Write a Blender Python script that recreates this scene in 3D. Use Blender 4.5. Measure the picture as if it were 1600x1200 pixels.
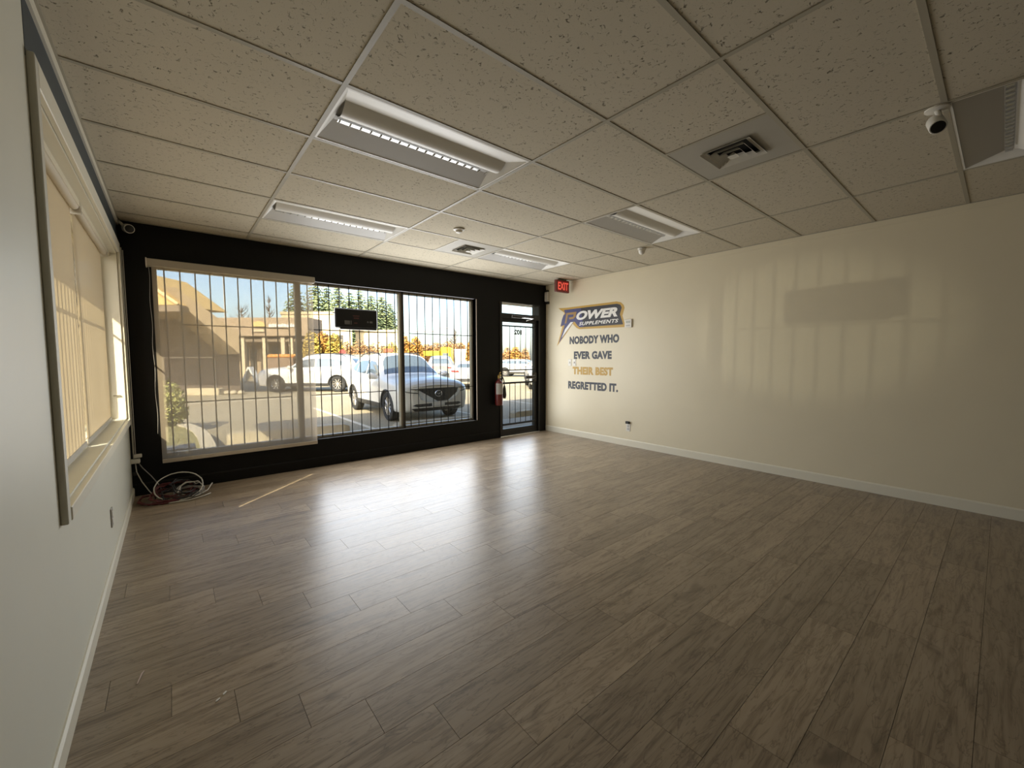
import bpy, bmesh, math, random
from mathutils import Vector, Matrix
from mathutils.bvhtree import BVHTree

# ---------------------------------------------------------------- camera, sky, sun, added fill lights, exposure
scene = bpy.context.scene
for o in list(bpy.data.objects):
    bpy.data.objects.remove(o)
COL = scene.collection
PI = math.pi

CAM = Vector((-0.699, -2.088, 1.355))
YAW, PITCH, ROLL, FPX = 0.694417, -0.064440, -0.002456, 638.79
_f = Vector((math.sin(YAW)*math.cos(PITCH), math.cos(YAW)*math.cos(PITCH), math.sin(PITCH)))
_r0 = Vector((math.cos(YAW), -math.sin(YAW), 0)); _u0 = _r0.cross(_f)
_r = _r0*math.cos(ROLL) + _u0*math.sin(ROLL); _u = _u0*math.cos(ROLL) - _r0*math.sin(ROLL)
cd = bpy.data.cameras.new('camera'); cam = bpy.data.objects.new('camera', cd); COL.objects.link(cam)
cd.sensor_width = 36.0; cd.sensor_fit = 'HORIZONTAL'; cd.lens = FPX/1600*36.0
cd.clip_start = 0.02; cd.clip_end = 500
cam.matrix_world = Matrix(((_r.x, _u.x, -_f.x, CAM.x), (_r.y, _u.y, -_f.y, CAM.y), (_r.z, _u.z, -_f.z, CAM.z), (0, 0, 0, 1)))
scene.camera = cam

SUN_EL = math.radians(38.5)
SUN_H = Vector((0.747, 0.665, 0)).normalized()          # horizontal travel of the sunlight
SUN_D = Vector((SUN_H.x*math.cos(SUN_EL), SUN_H.y*math.cos(SUN_EL), -math.sin(SUN_EL)))

world = bpy.data.worlds.new('sky'); scene.world = world; world.use_nodes = True
wn = world.node_tree; wn.nodes.clear()
wo = wn.nodes.new('ShaderNodeOutputWorld'); wb = wn.nodes.new('ShaderNodeBackground'); ws = wn.nodes.new('ShaderNodeTexSky')
ws.sky_type = 'NISHITA'; ws.sun_disc = False; ws.sun_elevation = SUN_EL
ws.sun_rotation = math.atan2(-SUN_H.x, -SUN_H.y); ws.air_density = 1.0; ws.dust_density = 2.6; ws.ozone_density = 1.0
wb.inputs['Strength'].default_value = 0.54
wn.links.new(ws.outputs[0], wb.inputs[0]); wn.links.new(wb.outputs[0], wo.inputs[0])

sd = bpy.data.lights.new('sun', 'SUN'); so = bpy.data.objects.new('sun', sd); COL.objects.link(so)
sd.energy = 12.0; sd.angle = math.radians(0.55); sd.color = (1.0, 0.88, 0.64)
so.rotation_euler = SUN_D.to_track_quat('-Z', 'Y').to_euler(); so.location = (-20, -20, 30)

def area_light(name, loc, direction, sx, sy, power, color):
    l = bpy.data.lights.new(name, 'AREA'); l.shape = 'RECTANGLE'; l.size = sx; l.size_y = sy
    l.energy = power; l.color = color
    o = bpy.data.objects.new(name, l); COL.objects.link(o); o.location = loc
    o.rotation_euler = Vector(direction).to_track_quat('-Z', 'Z').to_euler()
    return o
FILL_TINT = (0.98, 0.99, 1.0)
area_light('fill_front_window', (1.87, 3.365, 1.32), (0, -1, 0), 2.36, 1.93, 82, FILL_TINT)  # added fill lamp: lifts the room above what sun and sky give
area_light('fill_door', (4.0, 3.315, 1.20), (0, -1, 0), 0.72, 2.0, 16, FILL_TINT)  # second added fill lamp, set in the doorway to brighten the interior

# sunlight thrown back by glazing across the lot; it falls on the right wall
gl = bpy.data.lights.new('sun_glint', 'SPOT'); go = bpy.data.objects.new('sun_glint', gl); COL.objects.link(go)
gl.energy = 1400; gl.color = (1.0, 0.93, 0.72); gl.spot_size = math.radians(5.8); gl.spot_blend = 0.6; gl.shadow_soft_size = 0.04
go.location = (-6.7, 13.2, 1.74)
go.rotation_euler = (Vector((4.63, -0.60, 1.66)) - go.location).to_track_quat('-Z', 'Z').to_euler()

vs = scene.view_settings
vs.view_transform = 'Standard'; vs.look = 'None'; vs.gamma = 1.0; vs.exposure = 0.0; vs.use_curve_mapping = False

# ---------------------------------------------------------------- helpers
def at(px, py, Y):
    """world point on the plane y = Y seen along the bearing of photo pixel (px, py)"""
    d = _f + _r*((px-800)/FPX) - _u*((py-600)/FPX)
    return CAM + d*((Y-CAM.y)/d.y)

class MB:
    def __init__(s): s.v = []; s.f = []; s.m = []; s.cur = 0
    def add(s, vs, fs):
        b = len(s.v); s.v += [tuple(v) for v in vs]; s.f += [tuple(b+i for i in f) for f in fs]; s.m += [s.cur]*len(fs); return s
    def box(s, x0, x1, y0, y1, z0, z1, ch=0.0):
        if ch <= 0:
            v = [(x, y, z) for z in (z0, z1) for y in (y0, y1) for x in (x0, x1)]
            return s.add(v, [(0,2,3,1),(4,5,7,6),(0,1,5,4),(2,6,7,3),(0,4,6,2),(1,3,7,5)])
        c = ch; P = []; idx = {}
        def p(x, y, z):
            P.append((x, y, z)); return len(P)-1
        X = (x0, x1); Y = (y0, y1); Z = (z0, z1); sg = (1, -1)
        for i in (0, 1):
            for j in (0, 1):
                for k in (0, 1):
                    idx[i,j,k,'x'] = p(X[i], Y[j]+sg[j]*c, Z[k]+sg[k]*c)
                    idx[i,j,k,'y'] = p(X[i]+sg[i]*c, Y[j], Z[k]+sg[k]*c)
                    idx[i,j,k,'z'] = p(X[i]+sg[i]*c, Y[j]+sg[j]*c, Z[k])
        F = []
        for i in (0, 1):
            F.append([idx[i,0,0,'x'], idx[i,1,0,'x'], idx[i,1,1,'x'], idx[i,0,1,'x']][::(-1 if i == 0 else 1)])
            F.append([idx[0,i,0,'y'], idx[1,i,0,'y'], idx[1,i,1,'y'], idx[0,i,1,'y']][::(1 if i == 0 else -1)])
            F.append([idx[0,0,i,'z'], idx[1,0,i,'z'], idx[1,1,i,'z'], idx[0,1,i,'z']][::(-1 if i == 0 else 1)])
        for i in (0, 1):
            for j in (0, 1):
                F.append([idx[i,j,0,'x'], idx[i,j,1,'x'], idx[i,j,1,'y'], idx[i,j,0,'y']])
                F.append([idx[i,0,j,'x'], idx[i,1,j,'x'], idx[i,1,j,'z'], idx[i,0,j,'z']])
                F.append([idx[0,i,j,'y'], idx[1,i,j,'y'], idx[1,i,j,'z'], idx[0,i,j,'z']])
                for k in (0, 1): F.append([idx[i,j,k,'x'], idx[i,j,k,'y'], idx[i,j,k,'z']])
        return s.add(P, F)
    def tube(s, pts, r, n=8, cap=True, closed=False):
        pts = [Vector(p) for p in pts]; N = len(pts); rings = []; up = None
        for i, p in enumerate(pts):
            a = pts[(i-1) % N] if (closed or i > 0) else p
            b = pts[(i+1) % N] if (closed or i < N-1) else p
            t = (b-a); t = t.normalized() if t.length > 1e-9 else Vector((0, 0, 1))
            if up is None: up = Vector((0, 0, 1)) if abs(t.z) < .9 else Vector((1, 0, 0))
            u = up - t*up.dot(t)
            if u.length < 1e-6: u = t.orthogonal()
            u.normalize(); w = t.cross(u); up = u
            rr = r[i] if isinstance(r, (list, tuple)) else r
            rings.append([p + u*math.cos(2*PI*k/n)*rr + w*math.sin(2*PI*k/n)*rr for k in range(n)])
        v = [q for rg in rings for q in rg]; f = []
        for i in range(N if closed else N-1):
            a = i*n; b = ((i+1) % N)*n
            for k in range(n): f.append((a+k, a+(k+1) % n, b+(k+1) % n, b+k))
        if cap and not closed:
            f.append(tuple(range(n))[::-1]); f.append(tuple((N-1)*n+k for k in range(n)))
        return s.add(v, f)
    def lathe(s, prof, n=24, axis='z', o=(0, 0, 0), cap=True):
        v = []; f = []
        for (r, h) in prof:
            for k in range(n):
                a = 2*PI*k/n; c, d = r*math.cos(a), r*math.sin(a)
                p = {'z': (c, d, h), 'x': (h, c, d), 'y': (d, h, c)}[axis]
                v.append((p[0]+o[0], p[1]+o[1], p[2]+o[2]))
        M = len(prof)
        for i in range(M-1):
            for k in range(n): f.append((i*n+k, i*n+(k+1) % n, (i+1)*n+(k+1) % n, (i+1)*n+k))
        if cap and prof[0][0] > 1e-5: f.append(tuple(range(n))[::-1])
        if cap and prof[-1][0] > 1e-5: f.append(tuple((M-1)*n+k for k in range(n)))
        return s.add(v, f)
    def prism(s, poly, fn0, fn1):
        """poly 2D -> two 3D copies joined by a rim"""
        n = len(poly); v = [fn0(*p) for p in poly] + [fn1(*p) for p in poly]
        return s.add(v, [tuple(range(n))[::-1], tuple(range(n, 2*n))] + [(i, (i+1) % n, n+(i+1) % n, n+i) for i in range(n)])
    def mesh(s, name, smooth=False, recalc=True):
        me = bpy.data.meshes.new(name); me.from_pydata(s.v, [], s.f)
        if recalc:
            bm = bmesh.new(); bm.from_mesh(me); bmesh.ops.recalc_face_normals(bm, faces=bm.faces[:]); bm.to_mesh(me); bm.free()
        if smooth is True:
            for p in me.polygons: p.use_smooth = True
        elif smooth:
            for p in me.polygons: p.use_smooth = True
            me.set_sharp_from_angle(angle=math.radians(smooth))
        return me
    def build(s, name, mat, parent=None, smooth=False, recalc=True, loc=None):
        me = s.mesh(name, smooth, recalc); me.materials.append(mat)
        return link(name, me, parent, loc)

def link(name, me, parent=None, loc=None):
    o = bpy.data.objects.new(name, me); COL.objects.link(o)
    if parent is not None: o.parent = parent
    if loc is not None: o.location = loc
    return o
def tag(o, label=None, cat=None, group=None, kind=None):
    if label: o['label'] = label
    if cat: o['category'] = cat
    if group: o['group'] = group
    if kind: o['kind'] = kind
    return o
def thing(name, label, cat, loc=(0, 0, 0), rz=0, group=None, kind=None):
    o = bpy.data.objects.new(name, None); COL.objects.link(o); o.location = loc; o.rotation_euler = (0, 0, rz)
    o.empty_display_size = .1
    return tag(o, label, cat, group, kind)
def struct(name, label, mb, mat, smooth=False):
    return tag(mb.build(name, mat, None, smooth), label, None, None, 'structure')
def copy_tree(o, parent=None):
    kids = list(o.children); c = o.copy(); COL.objects.link(c); c.parent = parent
    for ch in kids: copy_tree(ch, c)
    return c

# ---------------------------------------------------------------- materials
MATS = {}
def newmat(name):
    m = bpy.data.materials.new(name); m.use_nodes = True; m.node_tree.nodes.clear(); MATS[name] = m
    nt = m.node_tree; out = nt.nodes.new('ShaderNodeOutputMaterial')
    return m, nt, out
def pbr(name, col, rough=.6, metal=0.0, noise=0.0, nscale=20.0, bump=0.0, coat=0.0, spec=.5, emit=None, estr=0.0):
    m, nt, out = newmat(name); N = nt.nodes; L = nt.links
    b = N.new('ShaderNodeBsdfPrincipled'); L.new(b.outputs[0], out.inputs[0])
    b.inputs['Base Color'].default_value = (*col, 1); b.inputs['Roughness'].default_value = rough
    b.inputs['Metallic'].default_value = metal; b.inputs['Coat Weight'].default_value = coat
    b.inputs['Specular IOR Level'].default_value = spec
    if emit: b.inputs['Emission Color'].default_value = (*emit, 1); b.inputs['Emission Strength'].default_value = estr
    if noise or bump:
        tc = N.new('ShaderNodeTexCoord'); nz = N.new('ShaderNodeTexNoise'); nz.inputs['Scale'].default_value = nscale
        nz.inputs['Detail'].default_value = 5; L.new(tc.outputs['Object'], nz.inputs['Vector'])
        if noise:
            mx = N.new('ShaderNodeMix'); mx.data_type = 'RGBA'
            mx.inputs[6].default_value = (*[c*(1-noise) for c in col], 1); mx.inputs[7].default_value = (*[min(1, c*(1+noise)) for c in col], 1)
            L.new(nz.outputs['Fac'], mx.inputs[0]); L.new(mx.outputs[2], b.inputs['Base Color'])
        if bump:
            bp = N.new('ShaderNodeBump'); bp.inputs['Strength'].default_value = bump; bp.inputs['Distance'].default_value = .004
            L.new(nz.outputs['Fac'], bp.inputs['Height']); L.new(bp.outputs[0], b.inputs['Normal'])
    return m

wall_paint = pbr('wall_paint', (.72, .645, .475), .42, noise=.03, nscale=3, bump=.04)
wall_paint_l = pbr('wall_paint_cool', (.66, .645, .545), .45, noise=.03, nscale=3, bump=.04)
trim_paint = pbr('trim_paint', (.74, .70, .575), .38)
blue_paint = pbr('blue_paint', (.018, .032, .042), .5, noise=.08, nscale=6)
black_paint = pbr('black_paint', (.006, .0058, .0055), .55, noise=.2, nscale=4, spec=.22)
black_metal = pbr('black_metal', (.016, .015, .014), .38, metal=.2)
bronze_metal = pbr('bronze_frame', (.045, .038, .032), .4, metal=.4)
alu_frame = pbr('aluminium_frame', (.42, .38, .31), .4, metal=.3)
white_plastic = pbr('white_plastic', (.74, .71, .64), .4)
dark_plastic = pbr('dark_plastic', (.012, .012, .012), .35)
grid_paint = pbr('ceiling_grid_paint', (.38, .345, .265), .5)
vent_panel = pbr('vent_panel_paint', (.40, .375, .315), .6, noise=.05, nscale=4)
vent_metal = pbr('vent_metal', (.62, .59, .51), .45)
troffer_paint = pbr('troffer_white', (.78, .76, .70), .4)
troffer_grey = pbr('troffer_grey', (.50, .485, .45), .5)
slot_metal = pbr('slot_metal', (.62, .62, .60), .30, metal=1.0, noise=.35, nscale=25)
dark_void = pbr('dark_void', (.01, .01, .01), .8)
chrome = pbr('chrome', (.8, .8, .8), .15, metal=1.0)
concrete = pbr('concrete', (.42, .365, .265), .85, noise=.25, nscale=8, bump=.3)
tile_white = pbr('takeoff_white', (.8, .78, .72), .4)

def floor_mat():
    m, nt, out = newmat('laminate_oak'); N = nt.nodes; L = nt.links
    b = N.new('ShaderNodeBsdfPrincipled'); L.new(b.outputs[0], out.inputs[0])
    tc = N.new('ShaderNodeTexCoord'); oi = N.new('ShaderNodeObjectInfo')
    mul = N.new('ShaderNodeVectorMath'); mul.operation = 'SCALE'; mul.inputs['Scale'].default_value = 37.0
    cx = N.new('ShaderNodeCombineXYZ'); L.new(oi.outputs['Random'], cx.inputs[0]); L.new(oi.outputs['Random'], cx.inputs[1]); L.new(oi.outputs['Random'], cx.inputs[2])
    L.new(cx.outputs[0], mul.inputs[0])
    ad = N.new('ShaderNodeVectorMath'); ad.operation = 'ADD'; L.new(tc.outputs['Object'], ad.inputs[0]); L.new(mul.outputs[0], ad.inputs[1])
    def mapped(sx, sy):
        mp = N.new('ShaderNodeMapping'); mp.inputs['Scale'].default_value = (sx, sy, 1); L.new(ad.outputs[0], mp.inputs[0]); return mp
    def noise(vec, sc, det, dist=0.0, rough=.55):
        n = N.new('ShaderNodeTexNoise'); n.inputs['Scale'].default_value = sc; n.inputs['Detail'].default_value = det
        n.inputs['Distortion'].default_value = dist; n.inputs['Roughness'].default_value = rough; L.new(vec.outputs[0], n.inputs['Vector']); return n
    big = noise(mapped(1.1, 5.0), 1.6, 3, .6)             # soft tone clouds
    streak = noise(mapped(1.8, 24.0), 1.5, 6, .9, .65)      # long grain
    fine = noise(mapped(8, 160.0), 1.5, 4, .2)
    crack = noise(mapped(1.6, 9.0), 1.4, 4, 2.2)            # wandering dark seams of the print
    cr = N.new('ShaderNodeValToRGB'); e = cr.color_ramp.elements
    e[0].position = .475; e[0].color = (0, 0, 0, 1); e[1].position = .5; e[1].color = (1, 1, 1, 1)
    e2 = cr.color_ramp.elements.new(.525); e2.color = (0, 0, 0, 1); L.new(crack.outputs['Fac'], cr.inputs[0])
    knot = noise(mapped(2.4, 5.5), 1.7, 2, .8)
    kr = N.new('ShaderNodeValToRGB'); kr.color_ramp.elements[0].position = .62; kr.color_ramp.elements[0].color = (0, 0, 0, 1); kr.color_ramp.elements[1].position = .80; kr.color_ramp.elements[1].color = (1, 1, 1, 1)
    L.new(knot.outputs['Fac'], kr.inputs[0])
    def mix(fac, a, c, blend='MIX'):
        x = N.new('ShaderNodeMix'); x.data_type = 'RGBA'; x.blend_type = blend
        for s, v in ((0, fac), (6, a), (7, c)):
            if hasattr(v, 'links'): L.new(v, x.inputs[s])
            else: x.inputs[s].default_value = v if s == 0 else (*v, 1)
        return x.outputs[2]
    def math_(op, a, b_):
        x = N.new('ShaderNodeMath'); x.operation = op
        for s, v in ((0, a), (1, b_)):
            if hasattr(v, 'links'): L.new(v, x.inputs[s])
            else: x.inputs[s].default_value = v
        return x.outputs[0]
    def ramp(src, lo, hi):
        r = N.new('ShaderNodeMapRange'); r.inputs[1].default_value = lo; r.inputs[2].default_value = hi; L.new(src, r.inputs[0]); return r.outputs[0]
    c = mix(ramp(big.outputs['Fac'], .3, .7), (.245, .186, .124), (.372, .292, .202))
    c = mix(math_('MULTIPLY', ramp(streak.outputs['Fac'], .35, .75), .8), c, (.41, .33, .235)); c = mix(math_('MULTIPLY', ramp(streak.outputs['Fac'], .50, .30), .70), c, (.118, .086, .056))
    c = mix(math_('MULTIPLY', fine.outputs['Fac'], .22), c, (.19, .147, .104))
    c = mix(math_('MULTIPLY', cr.outputs[0], .50), c, (.098, .070, .046))
    c = mix(math_('MULTIPLY', kr.outputs[0], .60), c, (.085, .060, .040))
    tone = N.new('ShaderNodeMapRange'); tone.inputs[3].default_value = .86; tone.inputs[4].default_value = 1.12; L.new(oi.outputs['Random'], tone.inputs[0])
    sc = N.new('ShaderNodeVectorMath'); sc.operation = 'SCALE'; L.new(c, sc.inputs[0]); L.new(tone.outputs[0], sc.inputs['Scale'])
    L.new(sc.outputs[0], b.inputs['Base Color'])
    rr = N.new('ShaderNodeMapRange'); rr.inputs[3].default_value = .27; rr.inputs[4].default_value = .40; L.new(streak.outputs['Fac'], rr.inputs[0]); L.new(rr.outputs[0], b.inputs['Roughness'])
    b.inputs['Specular IOR Level'].default_value = .55
    bp = N.new('ShaderNodeBump'); bp.inputs['Strength'].default_value = .10; bp.inputs['Distance'].default_value = .002
    L.new(streak.outputs['Fac'], bp.inputs['Height']); L.new(bp.outputs[0], b.inputs['Normal'])
    return m
oak = floor_mat()

def tile_mat():
    m, nt, out = newmat('mineral_fibre_tile'); N = nt.nodes; L = nt.links
    b = N.new('ShaderNodeBsdfPrincipled'); L.new(b.outputs[0], out.inputs[0]); b.inputs['Roughness'].default_value = .9; b.inputs['Specular IOR Level'].default_value = .2
    tc = N.new('ShaderNodeTexCoord'); oi = N.new('ShaderNodeObjectInfo')
    cx = N.new('ShaderNodeCombineXYZ')
    for i in range(3): L.new(oi.outputs['Random'], cx.inputs[i])
    mul = N.new('ShaderNodeVectorMath'); mul.operation = 'SCALE'; mul.inputs['Scale'].default_value = 19.0; L.new(cx.outputs[0], mul.inputs[0])
    ad = N.new('ShaderNodeVectorMath'); ad.operation = 'ADD'; L.new(tc.outputs['Object'], ad.inputs[0]); L.new(mul.outputs[0], ad.inputs[1])
    # short wormy fissures: thin level band of a distorted noise, broken up by a second noise
    n1 = N.new('ShaderNodeTexNoise'); n1.inputs['Scale'].default_value = 24; n1.inputs['Detail'].default_value = 2; n1.inputs['Distortion'].default_value = 1.2; L.new(ad.outputs[0], n1.inputs['Vector'])
    n2 = N.new('ShaderNodeTexNoise'); n2.inputs['Scale'].default_value = 44; n2.inputs['Detail'].default_value = 2; L.new(ad.outputs[0], n2.inputs['Vector'])
    r1 = N.new('ShaderNodeValToRGB'); e = r1.color_ramp.elements; e[0].position = .47; e[0].color = (0, 0, 0, 1); e[1].position = .5; e[1].color = (1, 1, 1, 1); x = e.new(.53); x.color = (0, 0, 0, 1); L.new(n1.outputs['Fac'], r1.inputs[0])
    r2 = N.new('ShaderNodeValToRGB'); r2.color_ramp.elements[0].position = .54; r2.color_ramp.elements[1].position = .60; L.new(n2.outputs['Fac'], r2.inputs[0])
    mk = N.new('ShaderNodeMath'); mk.operation = 'MULTIPLY'; L.new(r1.outputs[0], mk.inputs[0]); L.new(r2.outputs[0], mk.inputs[1])
    vo = N.new('ShaderNodeTexVoronoi'); vo.inputs['Scale'].default_value = 120; L.new(ad.outputs[0], vo.inputs['Vector'])
    r3 = N.new('ShaderNodeValToRGB'); r3.color_ramp.elements[0].position = .10; r3.color_ramp.elements[0].color = (1, 1, 1, 1); r3.color_ramp.elements[1].position = .17; r3.color_ramp.elements[1].color = (0, 0, 0, 1); L.new(vo.outputs['Distance'], r3.inputs[0])
    mxm = N.new('ShaderNodeMath'); mxm.operation = 'MAXIMUM'; L.new(mk.outputs[0], mxm.inputs[0])
    half = N.new('ShaderNodeMath'); half.operation = 'MULTIPLY'; half.inputs[1].default_value = .45; L.new(r3.outputs[0], half.inputs[0]); L.new(half.outputs[0], mxm.inputs[1])
    mx = N.new('ShaderNodeMix'); mx.data_type = 'RGBA'; mx.inputs[6].default_value = (.565, .51, .395, 1); mx.inputs[7].default_value = (.13, .11, .075, 1); L.new(mxm.outputs[0], mx.inputs[0])
    L.new(mx.outputs[2], b.inputs['Base Color'])
    bp = N.new('ShaderNodeBump'); bp.invert = True; bp.inputs['Strength'].default_value = .5; bp.inputs['Distance'].default_value = .004; L.new(mxm.outputs[0], bp.inputs['Height']); L.new(bp.outputs[0], b.inputs['Normal'])
    return m
tile_fibre = tile_mat()

def glass_mat(name, tint=(1, 1, 1), refl=1.0):
    m, nt, out = newmat(name); N = nt.nodes; L = nt.links
    t = N.new('ShaderNodeBsdfTransparent'); t.inputs[0].default_value = (*tint, 1)
    g = N.new('ShaderNodeBsdfGlossy'); g.inputs['Roughness'].default_value = .02
    lw = N.new('ShaderNodeLayerWeight'); lw.inputs[0].default_value = .5          # Schlick reflectance of thin glass
    pw = N.new('ShaderNodeMath'); pw.operation = 'POWER'; pw.inputs[1].default_value = 5.0; L.new(lw.outputs['Facing'], pw.inputs[0])
    fr = N.new('ShaderNodeMath'); fr.operation = 'MULTIPLY_ADD'; fr.inputs[1].default_value = .9; fr.inputs[2].default_value = .035; L.new(pw.outputs[0], fr.inputs[0])
    mx = N.new('ShaderNodeMixShader'); L.new(fr.outputs[0], mx.inputs[0]); L.new(t.outputs[0], mx.inputs[1]); L.new(g.outputs[0], mx.inputs[2]); L.new(mx.outputs[0], out.inputs[0])
    return m
pane_glass = glass_mat('pane_glass', (.97, .98, .97))
def fabric(name, col, transp, transl):
    m, nt, out = newmat(name); N = nt.nodes; L = nt.links
    d = N.new('ShaderNodeBsdfDiffuse'); d.inputs[0].default_value = (*col, 1); tl = N.new('ShaderNodeBsdfTranslucent'); tl.inputs[0].default_value = (*col, 1)
    tc = N.new('ShaderNodeTexCoord'); nz = N.new('ShaderNodeTexNoise'); nz.inputs['Scale'].default_value = 90; nz.inputs['Detail'].default_value = 3; L.new(tc.outputs['Object'], nz.inputs['Vector'])
    mr = N.new('ShaderNodeMapRange'); mr.inputs[3].default_value = max(0, transp-.05); mr.inputs[4].default_value = transp+.05; L.new(nz.outputs['Fac'], mr.inputs[0])
    a = N.new('ShaderNodeMixShader'); a.inputs[0].default_value = transl; L.new(d.outputs[0], a.inputs[1]); L.new(tl.outputs[0], a.inputs[2])
    t = N.new('ShaderNodeBsdfTransparent'); mx = N.new('ShaderNodeMixShader'); L.new(mr.outputs[0], mx.inputs[0]); L.new(a.outputs[0], mx.inputs[1]); L.new(t.outputs[0], mx.inputs[2]); L.new(mx.outputs[0], out.inputs[0])
    return m
screen_fabric = fabric('solar_screen_fabric', (.54, .45, .34), .37, .5)
blind_fabric = fabric('cream_blind_fabric', (.50, .41, .275), .012, .27)

def asphalt_mat():
    m, nt, out = newmat('asphalt'); N = nt.nodes; L = nt.links
    b = N.new('ShaderNodeBsdfPrincipled'); L.new(b.outputs[0], out.inputs[0]); b.inputs['Roughness'].default_value = .9
    tc = N.new('ShaderNodeTexCoord')
    n1 = N.new('ShaderNodeTexNoise'); n1.inputs['Scale'].default_value = .35; n1.inputs['Detail'].default_value = 6; L.new(tc.outputs['Object'], n1.inputs['Vector'])
    n2 = N.new('ShaderNodeTexNoise'); n2.inputs['Scale'].default_value = 22; n2.inputs['Detail'].default_value = 4; L.new(tc.outputs['Object'], n2.inputs['Vector'])
    a = N.new('ShaderNodeMix'); a.data_type = 'RGBA'; a.inputs[6].default_value = (.26, .22, .15, 1); a.inputs[7].default_value = (.345, .295, .20, 1); L.new(n1.outputs['Fac'], a.inputs[0])
    c = N.new('ShaderNodeMix'); c.data_type = 'RGBA'; c.blend_type = 'OVERLAY'; c.inputs[0].default_value = .55; L.new(a.outputs[2], c.inputs[6]); L.new(n2.outputs['Fac'], c.inputs[7])
    L.new(c.outputs[2], b.inputs['Base Color'])
    return m
asphalt = asphalt_mat()

# ---------------------------------------------------------------- room shell
XL, XR, YF, YB, H = -1.04, 4.63, 3.33, -4.40, 2.665
floor = struct('floor', 'grey-brown laminate plank floor of the empty shop unit', MB().box(XL-.16, XR+.15, YB-.15, YF+.2, -.16, -.012), pbr('floor_joint', (.03, .024, .018), .8))
PW, PL = .195, .98
mesh_cache = {}
def plank_mesh(L, W):
    k = (round(L, 3), round(W, 3))
    if k not in mesh_cache:
        g = .0008; me = MB().box(-L/2+g, L/2-g, -W/2+g, W/2-g, -.012, 0).mesh('plank'); me.materials.append(oak); mesh_cache[k] = me
    return mesh_cache[k]
row = 0; ytop = .45
k0 = math.ceil((YF-.002 - .45)/PW); yt = .45 + k0*PW
while yt > YB:
    y1, y0 = min(yt, YF), max(yt-PW, YB)
    sx = -.17 + (.45-yt)/PW*.1975
    sx = sx - math.ceil((sx-XL)/PL)*PL
    while sx < XR:
        x0, x1 = max(sx, XL), min(sx+PL, XR)
        if x1-x0 > .01 and y1-y0 > .01: link('plank', plank_mesh(x1-x0, y1-y0), floor, ((x0+x1)/2, (y0+y1)/2, 0))
        sx += PL
    yt -= PW

ceiling = struct('ceiling', 'suspended ceiling of mineral fibre tiles in a painted grid', MB().box(XL-.16, XR+.15, YB-.15, YF+.2, 2.715, 2.75), dark_void)
GX, GY = 1.2192, .6096
special = {(0, 0), (0, 3), (2, 3), (2, 0), (2, -4)}          # troffer cells
vents = {(1, -2), (1, 3)}                                   # cells whose right half is a vent panel
tile_cache = {}
def tile_mesh(w, d):
    k = (round(w, 3), round(d, 3))
    if k not in tile_cache:
        me = MB().box(-w/2, w/2, -d/2, d/2, 0, .016).mesh('ceiling_tile'); me.materials.append(tile_fibre); tile_cache[k] = me
    return tile_cache[k]
xs = [XL, 0, GX, 2*GX, 3*GX, XR]
js = list(range(-8, 7))
for ci in range(5):
    for j in js:
        x0, x1 = xs[ci], xs[ci+1]; y0, y1 = max(j*GY, YB), min((j+1)*GY, YF)
        if y1-y0 < .03: continue
        key = (ci-1, j)
        if key in special: continue
        if key in vents: x1 = x1 - GX/2
        link('ceiling_tile', tile_mesh(x1-x0-.004, y1-y0-.004), ceiling, ((x0+x1)/2, (y0+y1)/2, H+.003))
TW = .012
for i in range(4): MB().box(xs[i+1]-TW, xs[i+1]+TW, YB, YF, H-.002, H+.003).build('main_tee', grid_paint, ceiling)
for j in js:
    y = j*GY
    if YB < y < YF:
        for ci in range(5): MB().box(xs[ci]+(TW if ci else 0), xs[ci+1]-(TW if ci < 4 else 0), y-TW, y+TW, H-.001, H+.0025).build('cross_tee', grid_paint, ceiling)
for (ci, j) in vents: MB().box(xs[ci+2]-GX/2-TW, xs[ci+2]-GX/2+TW, j*GY+TW, (j+1)*GY-TW, H-.001, H+.0025).build('cross_tee', grid_paint, ceiling)
MB().box(XL, XL+.022, YB, YF, H-.002, H+.003).build('wall_angle', grid_paint, ceiling)
MB().box(XR-.022, XR, YB, YF, H-.002, H+.003).build('wall_angle', grid_paint, ceiling)
MB().box(XL, XR, YF-.022, YF, H-.002, H+.003).build('wall_angle', grid_paint, ceiling)

# walls
WX0, WX1, WZ0, WZ1 = -.80, 3.07, .345, 2.285               # front window opening
DX0, DX1, DZ1 = 3.545, 4.465, 2.295                        # door opening
def wall_with_holes(lo, hi, z0, z1, holes):
    """rectangles (a0,a1,z0,z1) that tile a wall around its openings"""
    A = sorted({lo, hi, *[h[0] for h in holes], *[h[1] for h in holes]}); Z = sorted({z0, z1, *[h[2] for h in holes], *[h[3] for h in holes]})
    out = []
    for i in range(len(A)-1):
        for k in range(len(Z)-1):
            a, c = (A[i]+A[i+1])/2, (Z[k]+Z[k+1])/2
            if not any(h[0] < a < h[1] and h[2] < c < h[3] for h in holes): out.append((A[i], A[i+1], Z[k], Z[k+1]))
    return out
mb = MB()
for a0, a1, z0, z1 in wall_with_holes(XL-.16, XR+.15, -.15, 2.75, [(WX0, WX1, WZ0, WZ1), (DX0, DX1, 0.0, DZ1)]): mb.box(a0, a1, YF, YF+.20, z0, z1)
struct('wall_front', 'black painted shopfront wall around the windows and door', mb, black_paint)
LY0, LY1, LZ0, LZ1 = .17, 3.15, .80, 2.325                 # left window opening
mb = MB()
for a0, a1, z0, z1 in wall_with_holes(YB-.15, YF, -.15, 2.75, [(LY0, LY1, LZ0, LZ1)]): mb.box(XL-.16, XL, a0, a1, z0, z1)
wl = struct('wall_left', 'off-white wall on the left with a blue painted band above its window', mb, wall_paint_l)
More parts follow.
